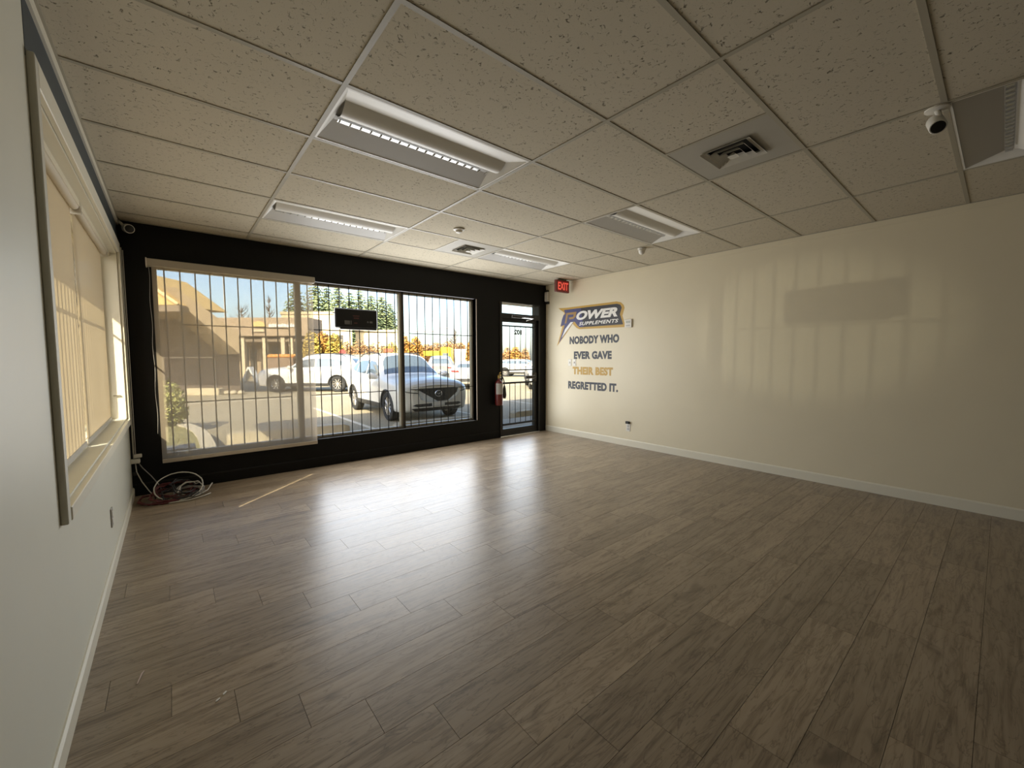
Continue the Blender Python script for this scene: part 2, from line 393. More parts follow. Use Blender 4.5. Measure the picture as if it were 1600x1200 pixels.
MB().box(XL-.001, XL+.0015, .12, YF, 2.40, H-.002).build('blue_band', blue_paint, wl)
struct('wall_right', 'long cream wall on the right with painted lettering', MB().box(XR, XR+.15, YB-.15, YF, -.15, 2.75), wall_paint)
struct('wall_back', 'unseen wall behind the viewer, made black to cut bounce light', MB().box(XL, XR, YB-.15, YB, -.15, 2.75), black_paint)  # out of view; its black is chosen to absorb bounced light

def baseboard(name, label, pts, depthvec, mat, h=.10, t=.013):
    mb = MB(); (x0, y0), (x1, y1) = pts; dx, dy = depthvec
    prof = [(0, 0), (t, 0), (t, h-.012), (t*.45, h), (0, h)]
    v = [(x0+dx*d, y0+dy*d, z) for d, z in prof] + [(x1+dx*d, y1+dy*d, z) for d, z in prof]; n = len(prof)
    mb.add(v, [tuple(range(n)), tuple(range(n, 2*n))] + [(i, (i+1) % n, n+(i+1) % n, n+i) for i in range(n)])
    return struct(name, label, mb, mat)
baseboard('baseboard_left', 'white baseboard along the left wall', ((XL, YB), (XL, YF)), (1, 0), trim_paint, .085)
baseboard('baseboard_right', 'cream baseboard along the right wall', ((XR, YB), (XR, YF-.01)), (-1, 0), trim_paint, .10)
baseboard('baseboard_front', 'black baseboard under the front window', ((XL+.013, YF), (3.52, YF)), (0, -1), black_paint, .12)
struct('trim_1', 'narrow cream strip along the top of the right wall', MB().box(XR-.007, XR, YB, YF, 2.61, H-.002), wall_paint)
struct('trim_2', 'cream strip along the top of the left wall', MB().box(XL, XL+.012, YB, YF, 2.615, H-.002), trim_paint)

# left window: casing, sill, jambs, frame, panes
t3 = thing('trim_3', 'cream casing with sill around the left window', None, (0, 0, 0), kind='structure')
CP = XL+.022
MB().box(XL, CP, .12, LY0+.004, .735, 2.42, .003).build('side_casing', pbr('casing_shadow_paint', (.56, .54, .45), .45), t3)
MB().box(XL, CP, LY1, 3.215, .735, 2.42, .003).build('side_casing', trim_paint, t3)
MB().box(XL, CP, LY0+.004, LY1, LZ1, 2.42, .003).build('head_casing', trim_paint, t3)
MB().box(-1.175, CP+.004, LY0+.004, LY1+.01, .735, LZ0-.012, .003).build('sill', trim_paint, t3)
MB().box(-1.175, XL, LY1-.012, LY1, LZ0-.012, LZ1, 0).build('jamb_lining', trim_paint, t3)
MB().box(-1.175, XL, LY0, LY0+.012, LZ0-.012, LZ1, 0).build('jamb_lining', trim_paint, t3)
MB().box(-1.175, XL, LY0, LY1, LZ1-.012, LZ1, 0).build('head_lining', trim_paint, t3)
w2 = thing('window_2', 'wide side window behind two cream roller blinds', None, kind='structure')
def rect_frame(axis, c0, c1, a0, a1, z0, z1, w):
    mb = MB()
    for (p, q, r, s) in ((a0, a0+w, z0, z1), (a1-w, a1, z0, z1), (a0+w, a1-w, z0, z0+w), (a0+w, a1-w, z1-w, z1)):
        if axis == 'x': mb.box(c0, c1, p, q, r, s)
        else: mb.box(p, q, c0, c1, r, s)
    return mb
rect_frame('x', -1.20, -1.155, LY0+.012, LY1-.012, LZ0-.012, LZ1-.012, .035).build('window_frame', trim_paint, w2)
MB().box(-1.195, -1.16, 1.64, 1.68, LZ0+.023, LZ1-.047).build('mullion', trim_paint, w2)
for a, b_ in ((LY0+.047, 1.64), (1.68, LY1-.047)): MB().box(-1.180, -1.175, a, b_, LZ0+.023, LZ1-.047).build('pane', pane_glass, w2)

# front window
w1 = thing('window_1', 'wide three-pane shop window in the black front wall', None, kind='structure')
GYF = 3.455
rect_frame('y', GYF-.03, GYF+.03, WX0, WX1, WZ0, WZ1, .028).build('window_frame', alu_frame, w1)
for x in (.505, 1.835):
    m_ = MB().box(x-.022, x+.022, GYF-.035, GYF+.035, WZ0+.028, WZ1-.028).build('mullion', alu_frame, w1)
    MB().box(x+.008, x+.034, GYF-.06, GYF-.036, WZ0+.0, WZ1).build('mullion_cover', bronze_metal, m_)
for a, b_ in ((WX0+.028, .483), (.527, 1.813), (1.857, WX1-.028)): MB().box(a, b_, GYF-.003, GYF+.003, WZ0+.028, WZ1-.028).build('pane', pane_glass, w1)
MB().box(WX0-.02, WX1+.02, YF+.16, YF+.30, WZ0-.05, WZ0+.005, .004).build('outer_sill', pbr('white_sill', (.75, .73, .68), .5), w1)
MB().box(WX1, WX1+.012, YF-.006, YF+.19, WZ0, WZ1).build('jamb_lining', pbr('jamb_tan', (.34, .29, .22), .6), w1)

# security grilles behind the shop window
bar_me = MB().tube([(0, 0, WZ0+.012), (0, 0, WZ1-.012)], .0062, 8).mesh('bar', 40); bar_me.materials.append(black_metal)
for nm, x0, n, h0, h1 in (('black security grille in the left pane behind the roller shade', -.715, 10, 1, 9), ('black security grille in the middle pane behind the dark hanging sign', .615, 10, 0, 9), ('black security grille in the right pane in front of the white parked car', 1.952, 9, 0, 8)):
    g = thing('security_grille', nm, 'grille', (x0, 3.395, 0), group='security grilles of the shop window')
    for i in range(n): link('bar', bar_me, g, (i*.1245, 0, 0))
    for z in (.895, 1.705): MB().tube([(h0*.1245, -.008, z), (h1*.1245 + (.09 if n == 9 else 0), -.008, z)], .0055, 6).build('cross_bar', black_metal, g)
g = thing('security_grille', 'black security grille outside the left window, seen as shadows on the blinds', 'grille', (-1.30, LY0+.03, 0), group='side window grille')
sb = MB().tube([(0, 0, LZ0-.02), (0, 0, LZ1)], .0115, 6).mesh('bar'); sb.materials.append(black_metal)
for i in range(31): link('bar', sb, g, (0, i*.0955, 0))
for z in (1.0, 1.80): MB().tube([(-.01, -.05, z), (-.01, 2.92, z)], .009, 6).build('cross_bar', black_metal, g)

# door
dr = thing('door_1', 'glazed black shop door with a transom and security bars', None, kind='structure')
fm = MB()
fm.box(DX0, DX0+.045, YF-.012, YF+.15, 0, DZ1).box(DX1-.03, DX1, YF-.012, YF+.15, 0, DZ1).box(DX0+.045, DX1-.03, YF-.012, YF+.15, 2.285, DZ1).box(DX0+.045, DX1-.03, YF-.012, YF+.15, 2.02, 2.105)
fm.build('door_frame', black_metal, dr)
MB().box(DX0+.045, DX1-.03, YF+.05, YF+.056, 2.105, 2.285).build('transom_pane', pane_glass, dr)
lf = thing('door_leaf', None, None); lf.parent = dr
LX0, LX1 = DX0+.047, DX1-.032
lm = MB(); lm.box(LX0, 3.632, YF+.03, YF+.075, .01, 2.018).box(4.365, LX1, YF+.03, YF+.075, .01, 2.018).box(3.632, 4.365, YF+.03, YF+.075, .01, .125).box(3.632, 4.365, YF+.03, YF+.075, 1.962, 2.018)
lm.build('leaf_frame', black_metal, lf)
MB().box(3.632, 4.365, YF+.05, YF+.056, .125, 1.962).build('pane', pane_glass, lf)
dbar_up = MB().tube([(0, 0, 1.14), (0, 0, 1.90)], .0058, 8).mesh('bar', 40); dbar_up.materials.append(black_metal)
dbar_lo = MB().tube([(0, 0, .205), (0, 0, .92)], .0058, 8).mesh('bar', 40); dbar_lo.materials.append(black_metal)
for i in range(5):
    link('bar', dbar_up, lf, (3.778+i*.1215, YF+.018, 0)); link('bar', dbar_lo, lf, (3.778+i*.1215, YF+.018, 0))
for z, r in ((1.895, .012), (1.14, .010), (.92, .015), (.205, .017)): MB().box(3.625, 4.372, YF+.006, YF+.024, z-r, z+r, .003).build('cross_bar', black_metal, lf)
MB().box(4.12, 4.375, YF-.03, YF+.005, .978, 1.035, .006).build('push_latch', bronze_metal, lf)
MB().box(4.30, 4.385, YF-.012, YF+.03, .93, 1.09, .004).build('lock_case', bronze_metal, lf)
MB().box(3.80, 4.25, YF-.03, YF+.02, 2.035, 2.075, .005).build('door_closer', bronze_metal, dr)
MB().tube([(4.02, YF-.03, 2.045), (4.22, YF-.10, 2.03), (4.12, YF-.03, 1.995)], .007, 6).build('closer_arm', chrome, dr)
MB().box(DX0, DX1, YF-.02, YF+.2, -.012, .012, .004).build('threshold', chrome, dr)

def text_mesh(name, body, size, mat, extrude=.001, bold=.0, shear=0.0, space=1.0):
    c = bpy.data.curves.new(name, 'FONT'); c.body = body; c.size = size; c.extrude = extrude; c.offset = bold; c.shear = shear; c.space_character = space
    c.align_x = 'LEFT'; c.resolution_u = 4
    o = bpy.data.objects.new(name, c); COL.objects.link(o); dg = bpy.context.evaluated_depsgraph_get(); dg.update()
    me = bpy.data.meshes.new_from_object(o.evaluated_get(dg)); bpy.data.objects.remove(o); bpy.data.curves.remove(c)
    me.materials.clear(); me.materials.append(mat); me.name = name
    return me
def fit_text(me, w, h):
    """stretch lettering to width w and cap height h, lower left corner at the origin"""
    X = [v.co.x for v in me.vertices]; Y = [v.co.y for v in me.vertices]
    for v in me.vertices: v.co.x = (v.co.x-min(X))*w/(max(X)-min(X)); v.co.y = (v.co.y-min(Y))*h/(max(Y)-min(Y))
    return me
def on_right_wall(o, y, z, off=.0012):
    o.matrix_world = Matrix(((0, 0, -1, XR-off), (-1, 0, 0, y), (0, 1, 0, z), (0, 0, 0, 1)))
    return o
me = fit_text(text_mesh('door_number', '102', .1, dark_plastic, .0006, .005), .175, .088)
o = link('door_number', me, lf)
o.matrix_world = Matrix(((-1, 0, 0, 4.085), (0, 0, 1, YF+.0575), (0, 1, 0, 1.755), (0, 0, 0, 1)))

# ---------------------------------------------------------------- shades and blinds
s = thing('roller_blind', 'beige see-through roller blind over the left pane of the shop window', 'roller shade', (-.085, 3.30, 2.285))
MB().box(-.762, .755, -.055, .028, -.032, .038, .004).build('fascia', pbr('shade_fascia', (.46, .41, .33), .5), s)
MB().add([(-.722, -.012, -1.95), (.735, -.012, -1.95), (.735, -.012, -.03), (-.722, -.012, -.03)], [(0, 1, 2, 3)]).build('fabric', screen_fabric, s)
MB().box(-.722, .735, -.019, -.005, -1.985, -1.945, .003).build('bottom_rail', pbr('rail_beige', (.52, .45, .36), .5), s)
ch = [(-.742+.004*math.sin(i*.7), -.02, -.03-i*.05) for i in range(34)]
MB().tube(ch, .0016, 5).build('bead_chain', troffer_grey, s)
MB().box(-.762, -.752, -.06, .03, -.04, .042).build('end_cap', white_plastic, s)
for nm, a, b_ in (('cream roller blind over the near half of the left window', .215, 1.565), ('cream roller blind over the far half of the left window', 1.60, 2.965)):
    s = thing('roller_blind', nm, 'roller blind', (-1.128, (a+b_)/2, 2.27), group='cream blinds of the left window'); h = (b_-a)/2
    MB().add([(0, -h+.012, -1.43), (0, h-.012, -1.43), (0, h-.012, 0), (0, -h+.012, 0)], [(0, 1, 2, 3)]).build('fabric', blind_fabric, s)
    MB().lathe([(.019, -h+.008), (.021, -h+.012), (.021, h-.012), (.019, h-.008)], 16, 'y', (.018, 0, .006)).build('roller_tube', pbr('roller_cloth', (.60, .53, .40), .7), s, 40)
    MB().box(-.008, .006, -h+.012, h-.012, -1.462, -1.428, .003).build('bottom_rail', pbr('rail_grey', (.45, .42, .36), .45), s)
    for q in (-h+.002, h-.006): MB().box(-.02, .045, q, q+.004, -.03, .04).build('bracket', white_plastic, s)
MB().box(-1.105, -1.085, LY0+.02, LY1-.02, LZ1-.045, LZ1-.012, .002).build('head_rail', pbr('head_rail_paint', (.72, .66, .50), .4), t3)
cl = tag(MB().box(-1.12, -1.07, 3.125, 3.138, 1.005, 1.018, .003).build('cord_cleat', chrome), 'small metal cord cleat on the far jamb of the left window', 'cleat')

# ---------------------------------------------------------------- ceiling fixtures
def troffer(cell, label):
    x0, y0 = cell[0]*GX+TW, cell[1]*GY+TW; W, D = GX-2*TW, GY-2*TW
    t = thing('ceiling_light', label, 'ceiling light', (x0, y0, H), group='switched off troffer lights')
    zt = .046
    MB().box(0, W, 0, D, zt+.001, zt+.010).build('housing', troffer_grey, t)
    mb = MB(); a = .012
    mb.box(0, W, 0, a, 0, .004).box(0, W, D-a, D, 0, .004).box(0, a, a, D-a, 0, .004).box(W-a, W, a, D-a, 0, .004)
    mb.build('trim_frame', troffer_paint, t)
    e = .055
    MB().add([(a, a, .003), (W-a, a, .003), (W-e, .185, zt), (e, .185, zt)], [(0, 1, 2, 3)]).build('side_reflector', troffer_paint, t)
    MB().add([(a, D-a, .003), (W-a, D-a, .003), (W-e, .405, zt), (e, .405, zt)], [(0, 1, 2, 3)]).build('side_reflector', troffer_grey, t)  # far pan grey, not white: its shade is put into the colour
    for x, xi in ((a, e), (W-a, W-e)):
        MB().add([(x, a, .003), (xi, .185, zt), (xi, .405, zt), (x, D-a, .003)], [(0, 1, 2, 3)]).build('end_reflector', troffer_paint, t)
    n = 10; pr = []
    for i in range(n+1):
        q = i/n; y = .185+q*.175; z = zt - .042*math.sin(PI*min(1, q*1.05)) ; pr.append((y, z))
    v = [(e, y, z) for y, z in pr] + [(W-e, y, z) for y, z in pr]
    MB().add(v, [(i, i+1, n+2+i, n+1+i) for i in range(n)]).build('basket', troffer_paint, t, True)
    MB().add([(e+.02, .368, zt-.012), (W-e-.08, .368, zt-.012), (W-e-.08, .396, zt-.013), (e+.02, .396, zt-.013)], [(0, 1, 2, 3)]).build('louvre_strip', slot_metal, t)
    fin = MB().box(-.0015, .0015, .364, .398, zt-.020, zt-.010).mesh('fin'); fin.materials.append(troffer_grey)
    for i in range(18): link('fin', fin, t, (e+.03+i*(W-2*e-.06)/17, 0, 0))
    return t
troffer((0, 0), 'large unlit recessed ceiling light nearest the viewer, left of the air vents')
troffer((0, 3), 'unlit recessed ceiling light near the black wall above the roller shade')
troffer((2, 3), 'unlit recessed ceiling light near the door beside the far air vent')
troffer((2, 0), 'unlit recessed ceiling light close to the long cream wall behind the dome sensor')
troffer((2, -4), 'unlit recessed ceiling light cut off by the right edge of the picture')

def air_vent(cell, label):
    x1 = (cell[0]+1)*GX-TW; x0 = x1-GX/2+2*TW; y0, y1 = cell[1]*GY+TW, (cell[1]+1)*GY-TW
    cx, cy = (x0+x1)/2, (y0+y1)/2
    t = thing('air_vent', label, 'air vent', (cx, cy, H), group='square ceiling air vents')
    w, d = (x1-x0)/2, (y1-y0)/2; q = .118
    mb = MB()
    for a0, a1, b0, b1 in ((-w, w, -d, -q), (-w, w, q, d), (-w, -q, -q, q), (q, w, -q, q)): mb.box(a0, a1, b0, b1, .001, .006)
    mb.build('panel', vent_panel, t)
    MB().box(-q, q, -q, q, .045, .05).build('duct_void', dark_void, t)
    for i, (r, z) in enumerate(((.148, -.012), (.106, -.018), (.066, -.022), (.028, -.026))):
        ri = r-.024; zi = z+.026; mb = MB()
        o_ = [(-r, -r, z), (r, -r, z), (r, r, z), (-r, r, z)]
        i_ = [(-ri, -ri, zi), (ri, -ri, zi), (ri, ri, zi), (-ri, ri, zi)]
        if i == 3: mb.add(o_, [(0, 1, 2, 3)])
        mb.add(o_ + i_, [(k, (k+1) % 4, 4+(k+1) % 4, 4+k) for k in range(4)])
        mb.build('louvre_ring', vent_metal, t)
    return t
air_vent((1, -2), 'square air vent in a grey ceiling panel, nearer of the two vents')
air_vent((1, 3), 'square air vent in a grey ceiling panel close to the black wall')

t = thing('motion_sensor', 'white dome motion sensor on the ceiling in front of the far light', 'sensor', (3.72, .765, H))
MB().lathe([(.05, 0), (.052, -.008), (.046, -.014), (.0, -.014)], 24).build('base', white_plastic, t, 40)
MB().lathe([(.042, -.014), (.041, -.032), (.034, -.055), (.020, -.070), (.0, -.076)], 24).build('dome', white_plastic, t, True)
t = thing('smoke_detector', 'flat round white detector on the ceiling near the far vent', 'detector', (1.618, 1.535, H))
MB().lathe([(.055, 0), (.056, -.010), (.045, -.016), (.0, -.016)], 24).build('base', white_plastic, t, 40)
MB().lathe([(.036, -.016), (.030, -.034), (.012, -.042), (.0, -.042)], 24).build('cap', white_plastic, t, 40)
t = thing('security_camera', 'white bracket camera on the ceiling grid at upper right', 'camera', (2.475, -1.80, H))
MB().lathe([(.05, 0), (.05, -.008), (.03, -.014), (0, -.014)], 20).build('mount', white_plastic, t, 40)
MB().tube([(0, 0, -.01), (-.005, -.01, -.045), (-.012, -.005, -.062)], .012, 8).build('stalk', white_plastic, t, True)
d = Vector((-.75, -.20, -.62)).normalized(); c0 = Vector((-.005, 0, -.080))
ang = d.to_track_quat('Z', 'Y').to_matrix().to_4x4()
o = MB().lathe([(0, -.055), (.030, -.052), (.036, -.040), (.036, .050), (.033, .056), (0, .056)], 20).build('body', white_plastic, t, 40); o.matrix_local = Matrix.Translation(c0) @ ang
o = MB().lathe([(.029, .050), (.029, .0575), (0, .0575)], 20).build('lens', dark_plastic, t, 40); o.matrix_local = Matrix.Translation(c0) @ ang
t = thing('security_camera', 'small black-eyed camera high in the corner between the left and black walls', 'camera', (-.955, 3.24, 2.575))
d = Vector((.35, -.9, -.25)).normalized(); ang = d.to_track_quat('Z', 'Y').to_matrix().to_4x4()
o = MB().lathe([(0, -.05), (.034, -.045), (.040, -.03), (.042, .02), (.040, .030), (.034, .032)], 24).build('body', white_plastic, t, 40); o.matrix_local = ang
o = MB().lathe([(.0355, .022), (.034, .033), (.02, .036), (0, .036)], 24).build('lens', dark_plastic, t, 40); o.matrix_local = ang
MB().tube([(-.02, .03, .01), (-.05, .05, .05), (-.072, .05, .07)], .014, 8).build('arm', white_plastic, t, True)
MB().box(-.085, -.070, .02, .085, .04, .088, .004).build('wall_plate', white_plastic, t)

# exit sign hung from the ceiling by the door
t = thing('exit_sign', 'red lit exit sign hanging from the ceiling near the door', 'exit sign', (4.40, 2.72, 0))
MB().box(-.08, .08, -.03, .03, H-.02, H-.001, .004).build('canopy', pbr('sign_canopy', (.10, .12, .07), .5), t)
MB().box(-.155, .155, -.028, .028, 2.445, 2.645, .006).build('case', pbr('sign_case', (.16, .045, .035), .5), t)
MB().box(-.140, .140, -.0295, -.0275, 2.458, 2.632).build('face', pbr('sign_face', (.16, .02, .018), .4, emit=(1, .03, .02), estr=.06), t)
me = fit_text(text_mesh('letters', 'EXIT', .15, pbr('sign_letters', (.8, .15, .1), .4, emit=(1, .10, .07), estr=.65), .0008, .003), .245, .125)
o = link('letters', me, t); o.matrix_local = Matrix(((1, 0, 0, -.1225), (0, 0, -1, -.0305), (0, 1, 0, 2.482), (0, 0, 0, 1)))

t = thing('door_chime', 'small white ribbed device in the corner above the door', 'device', (XR, 3.27, 2.44))
MB().box(-.05, -.001, -.025, .05, -.07, .10, .004).build('case', white_plastic, t)
for i in range(6): MB().box(-.053, -.05, -.02, .045, -.06+i*.026, -.05+i*.026).build('rib', white_plastic, t)
MB().box(-.045, -.001, -.02, .045, .105, .135, .004).build('bracket', dark_plastic, t)
MB().box(-.045, -.001, -.03, .03, -.115, -.078, .004).build('bracket', dark_plastic, t)

# ---------------------------------------------------------------- right wall: logo, lettering, plates
navy = pbr('vinyl_navy', (.018, .022, .035), .45); gold = pbr('vinyl_gold', (.50, .30, .045), .45); vblack = pbr('vinyl_black', (.016, .014, .020), .45)
indigo = pbr('vinyl_indigo', (.045, .045, .14), .45, noise=.3, nscale=6); vwhite = pbr('vinyl_white', (.80, .78, .74), .45); bronze = pbr('vinyl_bronze', (.34, .19, .04), .45)
for txt, mat, y, z, w, h, lab in (('NOBODY WHO', navy, 2.745, 1.582, 1.02, .134, 'dark lettering NOBODY WHO on the cream wall under the logo'),
        ('EVER GAVE', navy, 2.645, 1.328, .785, .131, 'dark lettering EVER GAVE on the cream wall above the gold line'),
        ('THEIR BEST', gold, 2.672, 1.064, .84, .133, 'gold lettering THEIR BEST on the cream wall'),
        ('REGRETTED IT.', navy, 2.772, .812, 1.04, .135, 'dark lettering REGRETTED IT. at the bottom of the wall slogan')):
    me = fit_text(text_mesh('wall_lettering', txt, .15, mat, .0006, .0085, 0, 1.07), w, h)
    o = tag(link('wall_lettering', me), lab, 'lettering', 'slogan lettering on the right wall'); on_right_wall(o, y, z)
lg = thing('wall_logo', 'blue and gold POWER SUPPLEMENTS logo with a lightning bolt on the cream wall', 'logo', (XR, 2.35, 1.90))
def wall_poly(name, poly, mat, off):
    mb = MB(); mb.prism(poly, lambda y, z: (-off+.0008, y-2.35, z-1.90), lambda y, z: (-off, y-2.35, z-1.90))
    o = mb.build(name, mat, lg)
    bm = bmesh.new(); bm.from_mesh(o.data); bmesh.ops.triangulate(bm, faces=[f for f in bm.faces if len(f.verts) > 4]); bm.to_mesh(o.data); bm.free()
    return o
wall_poly('gold_outline', [(3.017, 2.227), (2.826, 2.217), (2.329, 2.217), (1.782, 2.217), (1.70, 2.195), (1.650, 2.150), (1.635, 2.105), (1.671, 1.992), (1.617, 1.84), (1.63, 1.815), (2.531, 1.832), (2.59, 1.857), (2.68, 1.933), (2.822, 1.776), (3.047, 1.558), (2.97, 1.754), (2.92, 1.898), (2.971, 1.901), (2.906, 2.068), (2.87, 2.134)], gold, .0010)
wall_poly('black_field', [(2.881, 2.183), (2.317, 2.185), (1.772, 2.181), (1.713, 2.162), (1.685, 2.116), (1.716, 2.017), (1.655, 1.858), (2.52, 1.862), (2.567, 1.895), (2.623, 1.953), (2.688, 1.997), (2.824, 2.007), (2.85, 2.12)], vblack, .0016)
wall_poly('blue_shade', [(2.881, 2.183), (2.50, 2.184), (2.44, 1.865), (2.52, 1.862), (2.567, 1.895), (2.623, 1.953), (2.688, 1.997), (2.824, 2.007), (2.85, 2.12)], indigo, .0020)
wall_poly('lightning_bolt', [(2.895, 2.09), (2.80, 2.142), (2.60, 2.142), (2.605, 2.072), (2.664, 2.013), (2.623, 1.992), (2.822, 1.803), (3.005, 1.604), (2.904, 1.826), (2.861, 1.926), (2.956, 1.904), (2.931, 2.014)], indigo, .0024)
wall_poly('bolt_gold', [(2.825, 2.127), (2.593, 2.13), (2.612, 2.047), (2.66, 2.015), (2.75, 2.011), (2.765, 2.045), (2.668, 2.05), (2.655, 2.09), (2.787, 2.092), (2.824, 1.951), (2.861, 1.945)], bronze, .0028)
wall_poly('bolt_shine', [(2.725, 1.963), (2.664, 1.963), (2.935, 1.70), (2.85, 1.85)], vwhite, .0028)
for nm, txt, y, z, w, h, bold in (('brand_lettering', 'OWER', 2.595, 1.985, .835, .148, .0075), ('brand_lettering', 'SUPPLEMENTS', 2.535, 1.893, .795, .058, .0022)):
    me = fit_text(text_mesh(nm, txt, .15 if h > .1 else .08, vwhite, .0005, bold, .28, 1.0 if h > .1 else 1.1), w, h)
    o = link(nm, me, lg); o.matrix_local = Matrix(((0, 0, -1, -.0030), (-1, 0, 0, y-2.35), (0, 1, 0, z-1.90), (0, 0, 0, 1)))

def plate(name, label, cat, y, z, w, h, toggles):
    t = thing(name, label, cat, (XR, y, z)); MB().box(-.006, -.0002, -w/2, w/2, -h/2, h/2, .002).build('plate', white_plastic, t)
    for (a, b_, ww, hh, d, m) in toggles: MB().box(-d, -.005, a-ww/2, a+ww/2, b_-hh/2, b_+hh/2, .0015).build('toggle', m, t)
    return t
plate('light_switch', 'white light switch beside the gold lettering, nearer the door', 'switch', 2.737, 1.267, .072, .115, [(0, 0, .012, .026, .016, white_plastic)])
plate('light_switch', 'white light switch touching the T of the gold lettering', 'switch', 2.632, 1.27, .072, .115, [(0, 0, .012, .026, .016, white_plastic)])
t = thing('thermostat', 'white thermostat on the wall right of the logo', 'thermostat', (XR, 1.553, 1.864))
MB().box(-.026, -.0005, -.062, .062, -.062, .062, .005).build('cover', white_plastic, t)
MB().box(-.028, -.025, -.038, .038, .005, .040, .001).build('display', pbr('display_grey', (.40, .40, .34), .3), t)
MB().box(-.029, -.025, -.035, .035, -.042, -.02, .001).build('button_row', troffer_grey, t)
t = thing('wall_outlet', 'white wall outlet with a black adapter low on the cream wall', 'outlet', (XR, 1.535, .285))
MB().box(-.006, -.0002, -.036, .036, -.058, .058, .002).build('plate', white_plastic, t)
for z in (-.022, .022): MB().box(-.010, -.005, -.017, .017, z-.015, z+.015, .002).build('socket', troffer_grey, t)
MB().box(-.040, -.006, -.030, .030, .060, .098, .004).build('adapter', dark_plastic, t)
t = thing('wall_outlet', 'outlet with a grey plate low on the wall under the left window', 'outlet', (XL, 1.56, .33))
MB().box(.0002, .007, -.036, .036, -.06, .06, .002).build('plate', pbr('outlet_grey', (.33, .31, .27), .4), t)
for z in (-.022, .022): MB().box(.006, .010, -.017, .017, z-.015, z+.015, .002).build('socket', white_plastic, t)

# ---------------------------------------------------------------- things on the front wall
t = thing('window_sign', 'black boxy sign hanging in the middle pane of the shop window', 'sign', (1.185, 3.338, 1.865))
MB().box(-.275, .27, -.025, .03, -.125, .125, .012).build('case', pbr('sign_black', (.013, .012, .011), .35), t)
MB().box(-.215, .262, -.02, .025, -.143, -.122, .006).build('lower_rail', pbr('sign_black_rail', (.022, .020, .017), .4), t)
greys = pbr('sticker_grey', (.16, .155, .15), .5); redp = pbr('sticker_red', (.10, .035, .03), .5)
for a, b_, c, d, m in ((-.16, -.095, -.078, -.030, greys), (-.085, -.074, -.08, -.028, greys), (-.055, .03, .026, .040, redp), (-.045, .022, -.005, .012, redp), (.128, .147, -.048, -.028, greys), (.163, .2, -.05, -.027, greys), (-.04, .0, -.065, -.05, redp)):
    MB().box(a, b_, -.0265, -.0245, c, d).build('sticker', m, t)
for x in (-.2, .2): MB().tube([(x, .018, .12), (x, .018, .30), (x, .018, .40)], .0018, 5).build('hanging_wire', black_metal, t)
MB().box(-.30, -.275, -.004, .004, .055, .064).build('pull_switch', dark_plastic, t)

t = thing('fire_extinguisher', 'red fire extinguisher with a white label hung left of the door', 'fire extinguisher', (3.475, 3.262, .56))
MB().lathe([(0, .0), (.058, .004), (.066, .02), (.066, .36), (.058, .395), (.034, .42), (.022, .43), (.022, .452), (0, .452)], 28).build('cylinder', pbr('extinguisher_shaded_red', (.12, .012, .010), .35, coat=.2), t, 40)  # red darkened so the colour itself holds the backlit shade
lab = []
for k in range(13):
    a = math.radians(-175 + k*14); lab.append((.0672*math.cos(a), .0672*math.sin(a)))
mb = MB(); n = len(lab); mb.add([(x, y, .19) for x, y in lab] + [(x, y, .37) for x, y in lab], [(i, i+1, n+i+1, n+i) for i in range(n-1)])
mb.build('label', pbr('label_shaded_white', (.40, .38, .34), .5), t, True, recalc=False)  # label white dimmed too, with the shade in its colour
brass = pbr('brass', (.45, .30, .08), .35, metal=.7)
MB().lathe([(.020, .448), (.024, .455), (.024, .50), (.014, .51), (0, .51)], 14).build('valve', brass, t, 40)
MB().tube([(0, 0, .495), (-.02, -.05, .515), (-.035, -.10, .505)], [.011, .010, .008], 8).build('carry_handle', brass, t, True)
MB().tube([(0, 0, .505), (-.02, -.05, .545), (-.04, -.10, .555)], [.010, .009, .007], 8).build('squeeze_lever', brass, t, True)
MB().tube([(.02, 0, .48), (.075, -.005, .47), (.105, -.005, .40), (.11, -.005, .30)], .009, 8).build('hose', dark_plastic, t, True)
MB().tube([(.11, -.005, .33), (.112, -.005, .28), (.116, -.005, .17), (.112, -.005, .11)], [.012, .024, .032, .022], 12).build('horn', pbr('horn_olive', (.045, .042, .032), .5), t, True)
MB().lathe([(0, 0), (.016, 0), (.016, .006), (0, .006)], 14, 'y', (.012, -.03, .472)).build('gauge', white_plastic, t)
MB().box(-.03, .03, .055, .066, .25, .34, .003).build('wall_hook', dark_plastic, t)

# ---------------------------------------------------------------- cables in the left corner
random.seed(4)
coax = pbr('cable_white', (.60, .58, .52), .4); redc = pbr('cable_dark_red', (.10, .012, .014), .45); blk = pbr('cable_black', (.015, .015, .016), .4); grc = pbr('cable_grey', (.30, .29, .28), .45)
def loop(cx, cy, cz, rx, ry, tilt, turns, jit, n=40, az=0.0):
    P = []
    for i in range(int(n*turns)+1):
        a = 2*PI*i/n; q = Vector((rx*math.cos(a), ry*math.sin(a), 0)); q.rotate(Matrix.Rotation(tilt, 3, 'X')); q.rotate(Matrix.Rotation(az, 3, 'Z'))
        P.append((cx+q.x+random.uniform(-jit, jit), cy+q.y+random.uniform(-jit, jit), max(.006, cz+q.z+random.uniform(-jit, jit))))
    return P
ct = thing('cable_tangle', 'tangle of dark red, black and white cables on the floor in the left corner', 'cables', (-.70, 2.98, 0))
def cable(name, pts, r, n, mat): MB().tube([(x+.70, y-2.98, z) for x, y, z in pts], r, n).build(name, mat, ct, True)
cable('coax_cable', loop(-.690, 2.99, .115, .185, .165, math.radians(40), 1.25, .0015), .0052, 7, coax)
cable('power_cable', loop(-.78, 3.0, .03, .21, .15, .12, 3.2, .010, 22), .007, 6, redc)
cable('power_cable', loop(-.74, 2.99, .045, .17, .13, .25, 2.6, .012, 20, .5), .007, 6, redc)
